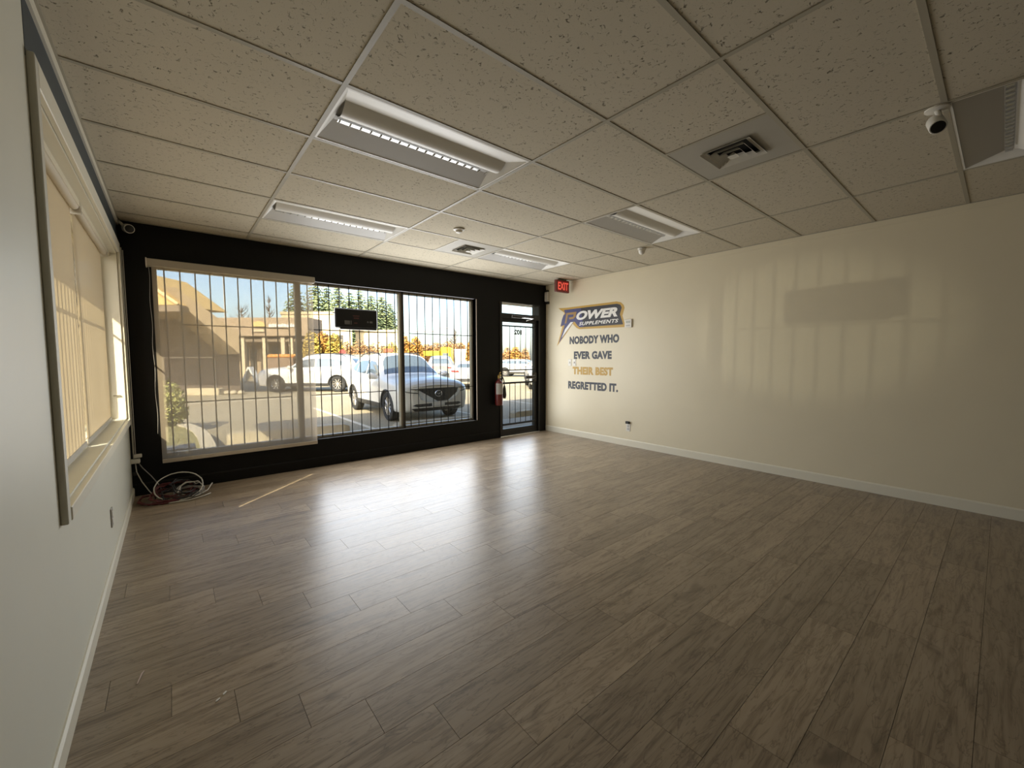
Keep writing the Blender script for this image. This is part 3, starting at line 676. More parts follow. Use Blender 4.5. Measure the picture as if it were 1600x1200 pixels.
cable('data_cable', loop(-.68, 2.98, .055, .15, .10, .3, 3.4, .016, 16, .4), .005, 6, blk)
cable('power_cable', loop(-.72, 3.02, .085, .16, .10, .5, 3.0, .018, 18, .2), .007, 6, redc)
cable('data_cable', loop(-.66, 3.0, .10, .11, .09, .7, 3.0, .02, 14, .9), .005, 6, blk)
cable('data_cable', loop(-.70, 2.96, .045, .17, .09, .2, 2.6, .014, 16, -.1), .005, 6, blk)
cable('data_cable', loop(-.60, 3.0, .075, .10, .07, .8, 2.6, .016, 13, .1), .004, 6, coax)
cable('data_cable', loop(-.62, 2.98, .050, .12, .07, .5, 2.3, .012, 14, -.3), .0045, 6, grc)
cable('coax_cable', [(-.80, 2.90, .012), (-.66, 2.86, .012), (-.55, 2.90, .02), (-.47, 2.98, .035), (-.44, 3.04, .065), (-.425, 3.07, .075)], .006, 7, coax)
cable('coax_cable', [(-.90, 2.93, .01), (-.76, 2.84, .008), (-.62, 2.82, .008), (-.50, 2.88, .01), (-.45, 2.93, .012)], .005, 7, coax)
t = thing('corner_cables', 'white cables and conduit running down the corner beside the left window', 'cable', (-1.018, 3.292, 0))
MB().tube([(0, 0, .36), (0, 0, 1.2), (0, 0, 2.40)], .006, 8).build('conduit', coax, t, True)
MB().tube([(.014, .012, .38), (.014, .012, 1.3), (.012, .012, 2.38)], .0035, 6).build('wire', white_plastic, t, True)
MB().box(-.03, .045, -.035, .03, .335, .375, .005).build('junction_clip', white_plastic, t)
MB().box(.0, .06, -.01, .03, .385, .42, .006).build('junction_clip', white_plastic, t)
MB().tube([(.01, -.01, .335), (.015, -.015, .25), (.05, -.03, .15), (.10, -.08, .06), (.13, -.12, .02)], .0045, 6).build('wire', coax, t, True)
MB().tube([(.03, .0, .34), (.06, -.01, .28), (.12, -.05, .20), (.17, -.09, .12), (.20, -.13, .05)], .0045, 6).build('wire', grc, t, True)
MB().box(-.012, .02, -.02, .012, .215, .25, .004).build('plug', dark_plastic, t)

tag(MB().tube([(-.865, .155, .003), (-.862, .175, .004), (-.858, .190, .005), (-.854, .215, .005), (-.846, .232, .004)], [.002, .003, .003, .004, .002], 6).build('paper_scrap', pbr('scrap_pink', (.50, .38, .31), .7)), 'twisted pinkish scrap on the floor near the left baseboard', 'scrap')
for q, (x, y, lab) in enumerate(((-.614, -.155, 'tiny white fleck on the floor, left of a pair'), (-.590, -.132, 'tiny white fleck on the floor, right of a pair'))):
    mb = MB(); mb.prism([(-.010, -.003), (-.002, -.005), (.010, -.002), (.009, .003), (-.003, .004)], lambda a, b_: (a, b_, 0.0005), lambda a, b_: (a, b_, .003))
    o = tag(mb.build('paint_fleck', vwhite, None, loc=(x, y, 0)), lab, 'scrap', 'white flecks on the floor'); o.rotation_euler.z = .5+q*.3

# ---------------------------------------------------------------- outside: building shell, ground
EAVE_X, EAVE_Y, EAVE_Z = -2.07, 6.50, 2.76
G0 = -.18                                                   # level of the lot below the shop floor
cream_soffit = pbr('soffit_paint', (.50, .40, .27), .7)
rf = struct('roof', 'roof of the shop building reaching out over the walkway', MB().box(EAVE_X, 16, -9, EAVE_Y, EAVE_Z, EAVE_Z+.35), cream_soffit)
struct('outer_wall', 'outer walls of the neighbouring shop units', MB().box(XR+.16, 16, YF+.02, YF+.22, -.15, EAVE_Z).box(EAVE_X+.5, XR+.16, -9, -8.8, -.15, EAVE_Z), pbr('outer_wall_paint', (.45, .38, .28), .8))
lot = struct('parking_lot', 'sunlit asphalt parking lot outside the shop window', MB().box(-60, 90, YF+.2, 110, -.50, G0), asphalt)
struct('side_ground', 'gravel ground beside the left wall', MB().box(-60, XL-.16, -30, YF+.2, -.50, -.10), pbr('gravel', (.25, .22, .18), .9, noise=.3, nscale=15))
walk = struct('walkway', 'concrete walkway under the canopy in front of the shop', MB().box(-.35, 30, YF+.2, 4.9, G0-.05, .0), pbr('walkway_concrete', (.40, .38, .34), .85, noise=.15, nscale=4))
# painted bay lines on the lot
line_paint = pbr('line_paint', (.55, .50, .40), .8, noise=.2, nscale=6)
for x in (2.62, 5.55, 8.5, 11.5): MB().box(x-.05, x+.05, 6.3, 11.5, G0-.004, G0+.004).build('painted_line', line_paint, lot)
for x in (6.0, 9.0, 12.0, 15.0, 18.0): MB().box(x-.05, x+.05, 15.8, 20.6, G0-.004, G0+.004).build('painted_line', line_paint, lot)
MB().box(-2, 26, 15.4, 15.5, G0-.004, G0+.004).build('painted_line', line_paint, lot)
# concrete curb stops along the walkway
def curb(x0, x1, y0, y1, label):
    mb = MB(); L = math.hypot(x1-x0, y1-y0)
    pr = [(-.19, -.02), (-.13, .20), (.13, .20), (.19, -.02)]
    v = []
    for x, sc in ((0, .8), (.10, 1), (L-.10, 1), (L, .8)):
        for a, z in pr: v.append((x, a*sc, z if z < 0 else z*sc))
    f = [(0, 1, 2, 3), (12, 13, 14, 15)] + [(4*i+k, 4*i+(k+1) % 4, 4*i+4+(k+1) % 4, 4*i+4+k) for i in range(3) for k in range(4)]
    mb.add(v, f); o = mb.build('curb_stop', concrete, None, loc=(x0, y0, G0)); o.rotation_euler.z = math.atan2(y1-y0, x1-x0)
    return tag(o, label, 'curb', 'concrete curb stops along the walkway')
curb(.02, 2.05, 6.78, 6.45, 'concrete curb stop with its left end in sunlight near the grass')
curb(2.75, 5.30, 5.80, 5.70, 'concrete curb stop in front of the white SUV')
curb(5.75, 8.30, 5.66, 5.60, 'concrete curb stop seen through the door glass')

# grass bed with a curved concrete edge, hedge and utility box
grass_mat = pbr('dry_grass', (.21, .19, .085), .95, noise=.45, nscale=14, bump=.4)
edge = [(-.55, 3.7), (-.30, 4.3), (-.22, 5.0), (-.20, 5.8), (-.20, 6.6), (-.24, 7.4), (-.36, 8.2), (-.60, 9.0), (-1.0, 9.6), (-1.8, 10.1), (-3.0, 10.3), (-8, 10.3)]
edge = [(x-.19, y) for x, y in edge]
bed = edge + [(-8, 3.7)]
mb = MB(); mb.prism(bed, lambda x, y: (x, y, -.30), lambda x, y: (x, y, .0)); gb = struct('grass_bed', 'dry grass bed outside the left end of the shop window', mb, grass_mat)
bm = bmesh.new(); bm.from_mesh(gb.data); bmesh.ops.triangulate(bm, faces=[f for f in bm.faces if len(f.verts) > 4]); bm.to_mesh(gb.data); bm.free()
mb = MB(); N_ = len(edge); v = []
for i, (x, y) in enumerate(edge):
    a = Vector(edge[max(0, i-1)]); b_ = Vector(edge[min(N_-1, i+1)]); t_ = (b_-a).normalized(); nr = Vector((t_.y, -t_.x))
    for d_, z in ((-.02, -.3), (-.02, .03), (.17, .03), (.20, -.3)): v.append((x+nr.x*d_, y+nr.y*d_, z))
mb.add(v, [(4*i+k, 4*i+(k+1) % 4, 4*i+4+(k+1) % 4, 4*i+4+k) for i in range(N_-1) for k in range(4)] + [(0, 1, 2, 3), (4*N_-4, 4*N_-3, 4*N_-2, 4*N_-1)])
tag(mb.build('curved_curb', pbr('curb_concrete', (.46, .41, .32), .85, noise=.2, nscale=9)), 'pale curved concrete curb around the grass bed', 'curb')
random.seed(11)
mb = MB()
for i in range(2600):
    while True:
        x = random.uniform(-3.2, -.26); y = random.uniform(3.8, 9.0)
        if x < -.72 or (y > 4.6 and y < 8 and x < -.47): break
    h = random.uniform(.02, .055); a = random.uniform(0, PI); c, s_ = math.cos(a)*.006, math.sin(a)*.006; lx, ly = random.uniform(-.02, .02), random.uniform(-.02, .02)
    mb.add([(x-c, y-s_, -.002), (x+c, y+s_, -.002), (x+lx, y+ly, -.002+h)], [(0, 1, 2)])
tag(mb.build('grass_blades', pbr('grass_blade', (.26, .24, .09), .8, noise=.4, nscale=5), None, recalc=False), 'dry yellow-green grass blades in the bed outside the window', 'grass', None, 'stuff')

def leaf_cloud(mb, c, rx, ry, rz, n, size, flat=0.0):
    for i in range(n):
        while True:
            p = Vector((random.uniform(-1, 1), random.uniform(-1, 1), random.uniform(-1, 1)))
            if p.length < 1: break
        p = p.normalized()*(p.length**.45)
        q = Vector((c[0]+p.x*rx, c[1]+p.y*ry, c[2]+p.z*rz)); u = Vector((random.gauss(0, 1), random.gauss(0, 1), random.gauss(0, 1))).normalized(); w = u.orthogonal().normalized()
        s_ = size*random.uniform(.6, 1.3); mb.add([q-u*s_, q+w*s_*.5, q+u*s_, q-w*s_*.5], [(0, 1, 2, 3)])
def leafy(name, label, cat, loc, blobs, n, size, mat, stem_mat, stems, group=None):
    t = thing(name, label, cat, loc, group=group)
    mb = MB()
    for (x, y, z, rx, ry, rz) in blobs: leaf_cloud(mb, (x, y, z), rx, ry, rz, n, size)
    tag(mb.build('foliage', mat, t, recalc=False), kind='stuff')
    mb = MB()
    for pts, r in stems: mb.tube(pts, r, 6)
    mb.build('trunk', stem_mat, t, True)
    return t
bark = pbr('bark', (.12, .085, .06), .9, noise=.3, nscale=10)
hedge_mat = pbr('hedge_leaf', (.29, .29, .095), .8, noise=.4, nscale=6)
leafy('hedge_bush', 'rounded green hedge bush at the far end of the grass bed', 'bush', (-1.0, 9.0, 0), [(0, 0, .45, .55, .5, .5), (-.7, .1, .5, .6, .5, .55), (.15, -.25, .3, .4, .4, .35)], 900, .05, hedge_mat, bark, [([(0, 0, 0), (0, 0, .5)], .04), ([(-.7, .1, 0), (-.7, .1, .5)], .04)])
t = thing('utility_box', 'grey metal utility box standing just outside the left end of the shop window', 'utility box', (-.70, 3.92, 0))
MB().box(-.20, .17, -.14, .14, 0, .32, .01).build('cabinet', pbr('utility_grey', (.16, .16, .155), .5, metal=.3), t)
MB().box(-.21, .18, -.15, .15, .32, .345, .006).build('lid', pbr('utility_lid', (.24, .24, .23), .5, metal=.3), t)

# ---------------------------------------------------------------- cars
def catmull(p0, p1, p2, p3, t):
    return .5*((2*p1) + (-p0+p2)*t + (2*p0-5*p1+4*p2-p3)*t*t + (-p0+3*p1-3*p2+p3)*t**3)
def body_grid(stations, sub_u=5, sub_v=4):
    """stations: (y, [(x,z)...]) with the same number of points from the sill up to the roof centre line"""
    ys = [s[0] for s in stations]; M = len(stations[0][1]); rows = []
    for i in range(len(ys)-1):
        a, b_, c, d_ = stations[max(0, i-1)], stations[i], stations[i+1], stations[min(len(ys)-1, i+2)]
        for k in range(sub_u + (1 if i == len(ys)-2 else 0)):
            t_ = k/sub_u
            rows.append([Vector((catmull(a[1][m][0], b_[1][m][0], c[1][m][0], d_[1][m][0], t_), b_[0]+(c[0]-b_[0])*t_, catmull(a[1][m][1], b_[1][m][1], c[1][m][1], d_[1][m][1], t_))) for m in range(M)])
    out = []
    for r in rows:
        rr = []
        for m in range(M-1):
            a, b_, c, d_ = r[max(0, m-1)], r[m], r[m+1], r[min(M-1, m+2)]
            if m == M-2: d_ = Vector((-r[m].x, r[m].y, r[m].z))
            for k in range(sub_v + (1 if m == M-2 else 0)):
                q = catmull(a, b_, c, d_, k/sub_v); rr.append(q)
        rr[-1].x = 0
        out.append(rr)
    return out
SUV = [
 (0.00, [(.40,.36),(.55,.40),(.62,.50),(.65,.62),(.62,.74),(.50,.84),(.27,.885),(0,.90)]),
 (0.07, [(.45,.29),(.70,.32),(.77,.46),(.79,.63),(.76,.78),(.60,.90),(.32,.945),(0,.96)]),
 (0.18, [(.50,.26),(.80,.28),(.86,.46),(.88,.66),(.84,.84),(.66,.945),(.34,.995),(0,1.01)]),
 (0.42, [(.55,.25),(.86,.27),(.905,.48),(.915,.72),(.875,.90),(.68,.99),(.35,1.04),(0,1.055)]),
 (0.93, [(.60,.25),(.87,.27),(.925,.52),(.925,.80),(.87,.955),(.68,1.04),(.35,1.085),(0,1.10)]),
 (1.38, [(.60,.25),(.87,.27),(.915,.54),(.915,.84),(.865,1.00),(.70,1.075),(.36,1.125),(0,1.14)]),
 (1.72, [(.60,.25),(.87,.27),(.91,.55),(.915,.86),(.855,1.02),(.745,1.22),(.40,1.335),(0,1.365)]),
 (2.10, [(.60,.25),(.87,.27),(.91,.55),(.915,.87),(.85,1.04),(.715,1.42),(.52,1.575),(0,1.615)]),
 (2.70, [(.60,.25),(.87,.27),(.91,.55),(.915,.88),(.85,1.055),(.70,1.47),(.54,1.635),(0,1.675)]),
 (3.40, [(.60,.25),(.87,.28),(.915,.56),(.92,.90),(.85,1.075),(.70,1.45),(.54,1.615),(0,1.655)]),
 (3.95, [(.60,.26),(.87,.30),(.915,.58),(.915,.93),(.84,1.10),(.69,1.40),(.53,1.545),(0,1.585)]),
 (4.25, [(.60,.28),(.84,.33),(.89,.60),(.89,.95),(.82,1.09),(.70,1.26),(.50,1.36),(0,1.39)]),
 (4.44, [(.55,.32),(.78,.37),(.84,.60),(.84,.90),(.78,1.02),(.66,1.08),(.45,1.12),(0,1.13)]),
 (4.53, [(.45,.40),(.66,.46),(.72,.62),(.72,.82),(.68,.94),(.56,.98),(.38,1.01),(0,1.02)])]
def sedanise(st):
    """lower roof and longer tail deck"""
    out = []
    for y, pts in st:
        q = []
        for x, z in pts: q.append((x, z if z < 1.0 else 1.0+(z-1.0)*.66))
        out.append((y*1.03, [(x, z*.93) for x, z in q]))
    return out
tyre_m = pbr('tyre_rubber', (.02, .02, .02), .8); rim_m = pbr('alloy_rim', (.50, .48, .45), .3, metal=.8); clad_m = pbr('dark_cladding', (.035, .034, .033), .6)
cglass = pbr('car_glass', (.10, .13, .16), .06, coat=.5); grille_m = pbr('grille_black', (.025, .025, .027), .45, noise=.3, nscale=60)
lamp_m = pbr('lamp_clear', (.62, .63, .60), .15, coat=.6); red_lamp = pbr('tail_lamp_red', (.45, .02, .015), .25, coat=.5); plate_m = pbr('number_plate', (.62, .62, .62), .5); seam_m = pbr('seam_dark', (.05, .048, .045), .6)
W_white = pbr('car_paint_white', (.70, .68, .63), .28, coat=.6); W_grey = pbr('car_paint_grey', (.22, .22, .22), .3, coat=.6); W_red = pbr('car_paint_maroon', (.20, .06, .05), .3, coat=.6); W_silver = pbr('car_paint_silver', (.48, .48, .46), .3, coat=.6)

class CarKit:
    def __init__(s, stations, R=.355, wb=2.70, fo=.93):
        s.R, s.wb, s.fo = R, wb, fo
        g = body_grid(stations); s.g = g; n = len(g); m = len(g[0]); v = []; f = []
        for r in g:
            v += [(-p.x, p.y, p.z) for p in r] + [(p.x, p.y, p.z) for p in r[-2::-1]]
        w = 2*m-1
        for i in range(n-1):
            for k in range(w-1): f.append((i*w+k, i*w+k+1, (i+1)*w+k+1, (i+1)*w+k))
            f.append((i*w+w-1, i*w, (i+1)*w, (i+1)*w+w-1))
        f.append(tuple(range(w))); f.append(tuple((n-1)*w+k for k in range(w)))
        me = bpy.data.meshes.new('body'); me.from_pydata(v, [], f)
        bm = bmesh.new(); bm.from_mesh(me); bmesh.ops.recalc_face_normals(bm, faces=bm.faces[:]); bmesh.ops.triangulate(bm, faces=[q for q in bm.faces if len(q.verts) > 4]); bm.to_mesh(me); bm.free()
        bm = bmesh.new(); bm.from_mesh(me); s.bvh = BVHTree.FromBMesh(bm); bm.free()
        # wheel wells cut out of the body
        o = bpy.data.objects.new('body', me); COL.objects.link(o); cut = []
        for y in (fo, fo+wb):
            for sx in (-1, 1):
                c = link('cutter', MB().lathe([(0, -.17), (R+.045, -.17), (R+.045, .17), (0, .17)], 28, 'x', (sx*.86, y, R)).mesh('cutter')); cut.append(c)
                md = o.modifiers.new('b', 'BOOLEAN'); md.operation = 'DIFFERENCE'; md.solver = 'EXACT'; md.object = c
        dg = bpy.context.evaluated_depsgraph_get(); dg.update()
        me2 = bpy.data.meshes.new_from_object(o.evaluated_get(dg)); me2.name = 'body'
        bpy.data.objects.remove(o)
        for c in cut: bpy.data.objects.remove(c)
        for p in me2.polygons: p.use_smooth = True
        me2.set_sharp_from_angle(angle=math.radians(35)); me2.materials.clear(); s.body = me2
    def hit(s, o_, d_):
        r = s.bvh.ray_cast(Vector(o_), Vector(d_)); return r[0]
    def panel(s, name, poly, view, off=.006, thick=.012, cuts=3):
        """outline drawn in front (x,z), rear (x,z), side (y,z) or top (x,y) view, laid on the body"""
        bm = bmesh.new(); vs_ = [bm.verts.new((p[0], p[1], 0)) for p in poly]; bm.faces.new(vs_)
        bmesh.ops.triangulate(bm, faces=bm.faces[:])
        for _ in range(cuts): bmesh.ops.subdivide_edges(bm, edges=bm.edges[:], cuts=1, use_grid_fill=True)
        bmesh.ops.triangulate(bm, faces=bm.faces[:])
        D = {'front': Vector((0, 1, 0)), 'rear': Vector((0, -1, 0)), 'left': Vector((1, 0, 0)), 'right': Vector((-1, 0, 0)), 'top': Vector((0, 0, -1))}[view]
        for v_ in bm.verts:
            a, b_ = v_.co.x, v_.co.y
            O = {'front': (a, -2, b_), 'rear': (a, 8, b_), 'left': (-3, a, b_), 'right': (3, a, b_), 'top': (a, b_, 4)}[view]
            h = s.hit(O, D)
            if h is None:
                h = Vector(O) + D*{'front': 2.2, 'rear': 3.6, 'left': 2.15, 'right': 2.15, 'top': 3.0}[view]
            v_.co = h - D*off
        ext = bmesh.ops.extrude_face_region(bm, geom=bm.faces[:])
        for e in ext['geom']:
            if isinstance(e, bmesh.types.BMVert): e.co += D*thick
        bmesh.ops.recalc_face_normals(bm, faces=bm.faces[:])
        me = bpy.data.meshes.new(name); bm.to_mesh(me); bm.free()
        for p in me.polygons: p.use_smooth = True
        me.set_sharp_from_angle(angle=math.radians(40)); return me

def wheel_meshes(R):
    t = MB().lathe([(R*.66, -.105), (R*.90, -.11), (R*.985, -.09), (R, -.05), (R, .05), (R*.985, .09), (R*.90, .11), (R*.66, .105), (R*.66, -.105)], 32, 'x', cap=False).mesh('tyre', 35); t.materials.append(tyre_m)
    mb = MB(); mb.lathe([(R*.66, -.10), (R*.68, -.098), (R*.66, -.075), (R*.60, -.06), (R*.60, .09), (R*.66, .10)], 32, 'x', cap=False)
    for k in range(10):
        a = 2*PI*k/10
        for da in (-.09, .09):
            p0 = Vector((-.075, math.cos(a)*R*.14, math.sin(a)*R*.14)); p1 = Vector((-.085, math.cos(a+da)*R*.63, math.sin(a+da)*R*.63)); mb.tube([p0, p1], [.017, .012], 5)
    mb.lathe([(0, -.09), (R*.16, -.085), (R*.18, -.06), (0, -.06)], 20, 'x')
    r = mb.mesh('rim', 40); r.materials.append(rim_m)
    d = MB().lathe([(0, -.03), (R*.60, -.03), (R*.60, -.025), (0, -.025)], 24, 'x').mesh('brake_disc'); d.materials.append(pbr('brake_dark', (.05, .05, .05), .5, metal=.5) if 'brake_dark' not in MATS else MATS['brake_dark'])
    return t, r, d

def make_car(kit, label, paint, loc, rz, scale=1.0, group=None, name='parked_car', detail=True, wagon=True, plate_blank=True):
    t = thing(name, label, 'car', loc, rz, group); t.scale = (scale,)*3
    def part(nm, me, mat, parent=t):
        o = link(nm, me, parent)
        if not me.materials: me.materials.append(mat)
        return o
    b_ = link('body', kit.body, t); 
    if not kit.body.materials: kit.body.materials.append(paint)
    b_.material_slots[0].link = 'OBJECT'; b_.material_slots[0].material = paint
    for nm, me, mat in kit.panels: part(nm, me, mat)
    for y in (kit.fo, kit.fo+kit.wb):
        for sx in (-1, 1):
            w = bpy.data.objects.new('wheel', None); COL.objects.link(w); w.parent = t; w.empty_display_size = .1; w.location = (sx*.795, y, kit.R); w.rotation_euler.z = 0 if sx < 0 else PI
            for q, nm in zip(kit.wheels, ('tyre', 'rim', 'brake_disc')): link(nm, q, w)
    for sx in (-1, 1):
        m_ = link('wing_mirror', kit.mirror, t, (sx*.98, 1.62, 1.07)); m_.scale = (sx, 1, 1)
        if not kit.mirror.materials: kit.mirror.materials.append(paint)
        m_.material_slots[0].link = 'OBJECT'; m_.material_slots[0].material = paint
        if kit.rail: link('roof_rail', kit.rail, t, (sx*.57, 0, 0))
    return t

def mirrored(poly): return [(-x, z) for x, z in poly][::-1]
def build_kit(kit, sedan=False):
    P = []; k = kit
    zr = (lambda z: (z if z < 1.0 else 1.0+(z-1.0)*.66)*.93) if sedan else (lambda z: z); yr = (lambda y: y*1.03) if sedan else (lambda y: y)
    F = lambda poly: [(x, zr(z)) for x, z in poly]; S_ = lambda poly: [(yr(y), zr(z)) for y, z in poly]
    add = lambda nm, me, m: P.append((nm, me, m))
    # glass
    add('windscreen', k.panel('windscreen', [(x, yr(y)) for x, y in [(-.74, 1.50), (-.40, 1.42), (0, 1.40), (.40, 1.42), (.74, 1.50), (.62, 1.94), (.50, 2.06), (0, 2.10), (-.50, 2.06), (-.62, 1.94)]], 'top', .006, .008), cglass)
    for sd in ('left', 'right'):
        add('front_window', k.panel('front_window', S_([(1.62, 1.075), (2.62, 1.10), (2.62, 1.47), (2.18, 1.43), (1.95, 1.33)]), sd, .006, .010, 3), cglass)
        add('rear_window', k.panel('rear_window', S_([(2.70, 1.10), (3.50, 1.13), (3.48, 1.45), (2.70, 1.47)]), sd, .006, .010, 3), cglass)
        add('quarter_window', k.panel('quarter_window', S_([(3.58, 1.14), (4.02, 1.22), (3.88, 1.34), (3.56, 1.44)]), sd, .006, .010, 2), cglass)
        add('sill_cladding', k.panel('sill_cladding', S_([(1.34, .27), (3.22, .27), (3.22, .40), (1.34, .40)]), sd, .010, .014, 2), clad_m)
        for y in (1.50, 2.66, 3.50): add('door_seam', k.panel('door_seam', S_([(y, .42), (y+.012, .42), (y+.012, 1.02), (y, 1.02)]), sd, .0025, .006, 2), seam_m)
        for y in (2.42, 3.28): add('door_handle', k.panel('door_handle', S_([(y, .90), (y+.19, .91), (y+.19, .935), (y, .925)]), sd, .022, .024, 1), MATS['car_trim'])
    # front face
    add('grille', k.panel('grille', F([(-.53, .80), (-.49, .70), (-.42, .57), (-.24, .515), (0, .505), (.24, .515), (.42, .57), (.49, .70), (.53, .80), (.25, .815), (0, .82), (-.25, .815)]), 'front', .012, .02), grille_m)
    add('grille_wing', k.panel('grille_wing', F([(-.66, .80), (-.53, .765), (-.455, .57), (-.25, .493), (0, .482), (.25, .493), (.455, .57), (.53, .765), (.66, .80), (.55, .81), (.50, .70), (.425, .555), (.24, .507), (0, .497), (-.24, .507), (-.425, .555), (-.50, .70), (-.55, .81)]), 'front', .022, .026, 2), chrome)
    for mm in (lambda p: p, mirrored):
        add('headlight', k.panel('headlight', mm(F([(.50, .735), (.60, .75), (.78, .77), (.845, .80), (.80, .85), (.68, .845), (.52, .815)])), 'front', .010, .016), lamp_m)
        add('headlight_surround', k.panel('headlight_surround', mm(F([(.49, .70), (.70, .725), (.86, .765), (.86, .78), (.70, .745), (.50, .725)])), 'front', .013, .016, 2), grille_m)
    add('lower_intake', k.panel('lower_intake', F([(-.64, .425), (-.56, .462), (.56, .462), (.64, .425), (.52, .392), (-.52, .392)]), 'front', .010, .016), grille_m)
    add('chin_skirt', k.panel('chin_skirt', F([(-.66, .355), (-.40, .365), (.40, .365), (.66, .355), (.56, .285), (.35, .265), (-.35, .265), (-.56, .285)]), 'front', .008, .02), clad_m)
    add('licence_plate', k.panel('licence_plate', F([(-.16, .40), (.16, .40), (.16, .49), (-.16, .49)]), 'front', .03, .02, 1), plate_m)
    add('bonnet_seam', k.panel('bonnet_seam', F([(-.62, .845), (-.30, .868), (.30, .868), (.62, .845), (.62, .852), (.30, .876), (-.30, .876), (-.62, .852)]), 'front', .003, .006, 2), seam_m)
    # badge: oval ring with a wing
    y0 = k.hit((0, -2, zr(.69)), (0, 1, 0)).y - .030
    mb = MB(); mb.tube([(.085*math.cos(a), y0, zr(.69)+.068*math.sin(a)) for a in [2*PI*i/24 for i in range(24)]], .009, 6, closed=True)
    mb.tube([(-.078, y0, zr(.69)+.030), (-.030, y0, zr(.69)+.012), (0, y0, zr(.69)-.018), (.030, y0, zr(.69)+.012), (.078, y0, zr(.69)+.030)], .007, 6)
    add('badge', mb.mesh('badge', 40), chrome)
    # rear face
    add('rear_screen', k.panel('rear_screen', F([(-.56, 1.18), (.56, 1.18), (.50, 1.40), (.40, 1.47), (-.40, 1.47), (-.50, 1.40)]), 'rear', .008, .012), cglass)
    for mm in (lambda p: p, mirrored): add('tail_light', k.panel('tail_light', mm(F([(.42, .90), (.80, .90), (.82, .99), (.50, 1.0)])), 'rear', .012, .016), red_lamp)
    add('rear_bumper', k.panel('rear_bumper', F([(-.70, .42), (.70, .42), (.74, .58), (-.74, .58)]), 'rear', .012, .016), clad_m)
    add('rear_plate', k.panel('rear_plate', F([(-.15, .70), (.15, .70), (.15, .81), (-.15, .81)]), 'rear', .02, .02, 1), plate_m)
    k.panels = P; k.wheels = wheel_meshes(k.R)
    k.mirror = MB().tube([(-.10, .02, -.05), (-.02, .0, -.01), (.10, .0, .02), (.135, 0, .02)], [.025, .075, .085, .05], 10).mesh('wing_mirror', 50)
    k.rail = None if sedan else MB().tube([(0, 2.25, 1.60), (0, 2.38, 1.665), (0, 3.2, 1.685), (0, 3.75, 1.635), (0, 3.9, 1.575)], .016, 6).mesh('roof_rail', 50)
    if k.rail: k.rail.materials.append(clad_m)
    # wheel arch lips
    mb_me = []
    for sx in (-1, 1):
        for y in (k.fo, k.fo+k.wb):
            mb = MB(); pts = []
            for i in range(15):
                a = math.radians(-8 + i*196/14); yy, zz = y+(k.R+.045)*math.cos(a), k.R+(k.R+.045)*math.sin(a)
                h = k.hit((sx*3, yy, max(zz, .30)), (-sx, 0, 0)); x = h.x if h else sx*.88
                pts.append((x, yy, zz))
            mb.tube(pts, .026, 6); P.append(('wheel_arch', mb.mesh('wheel_arch', 50), clad_m))
pbr('car_trim', (.62, .60, .56), .3, coat=.4)
suv_kit = CarKit(SUV); build_kit(suv_kit)
sed_kit = CarKit(sedanise(SUV), R=.33, wb=2.75, fo=.96); build_kit(sed_kit, True)

# car local frame: nose at y = 0 pointing to -y
make_car(suv_kit, 'white SUV with a dark grille parked nose-in right outside the window', W_white, (4.17, 6.52, G0), math.radians(-2.4), 1.0, name='parked_suv')
def place_side(kit, label, paint, fw, rw, scale, near_left, group=None, name='parked_car'):
    """stand a car by the ground contacts of its two wheels nearest the viewer"""
    fw, rw = Vector(fw), Vector(rw); ax = (rw-fw).normalized(); rz = math.atan2(ax.y, ax.x) - PI/2; c, s_ = math.cos(rz), math.sin(rz)
    sx = -1 if near_left else 1
    lx, ly = sx*.86*scale, kit.fo*scale
    return make_car(kit, label, paint, (fw.x-(c*lx-s_*ly), fw.y-(s_*lx+c*ly), G0), rz, scale, group, name)
place_side(suv_kit, 'white SUV parked side-on behind the beige roller blind', W_white, (2.93, 18.97), (5.06, 17.19), 1.03, False, name='parked_suv')
G_ = 'cars across the lot on the right'
make_car(suv_kit, 'grey hatchback seen from behind next to the white sedan', W_grey, (14.3, 24.0, G0), math.radians(150), 1.0, G_)
make_car(sed_kit, 'white sedan with red tail lights at the right edge of the window', W_white, (12.75, 18.0, G0), math.radians(146), 1.02, G_)
make_car(sed_kit, 'white sedan seen through the door glass', W_white, (12.8, 11.3, G0), math.radians(-38), 1.05, G_)
make_car(suv_kit, 'pale van-like SUV beyond the bonnet of the nearest car', W_silver, (10.6, 25.0, G0), math.radians(60), 1.1, G_)
make_car(sed_kit, 'pale car far off beyond the door glass', W_silver, (23.0, 21.0, G0), math.radians(35), 1.05, G_)

# ---------------------------------------------------------------- outside: buildings and planting further off
def far(px, py, depth):
    """point at a horizontal distance 'depth' ahead of the viewer on the bearing of photo pixel (px, py)"""
    c = (px-800)*depth/FPX; z = CAM.z + (558.8-py)*depth/FPX
    return Vector((CAM.x+math.sin(YAW)*depth+math.cos(YAW)*c, CAM.y+math.cos(YAW)*depth-math.sin(YAW)*c, z))
def ground(px, depth): p = far(px, 600, depth); p.z = G0; return p
AWAY = -YAW
def mpp(depth): return depth/FPX

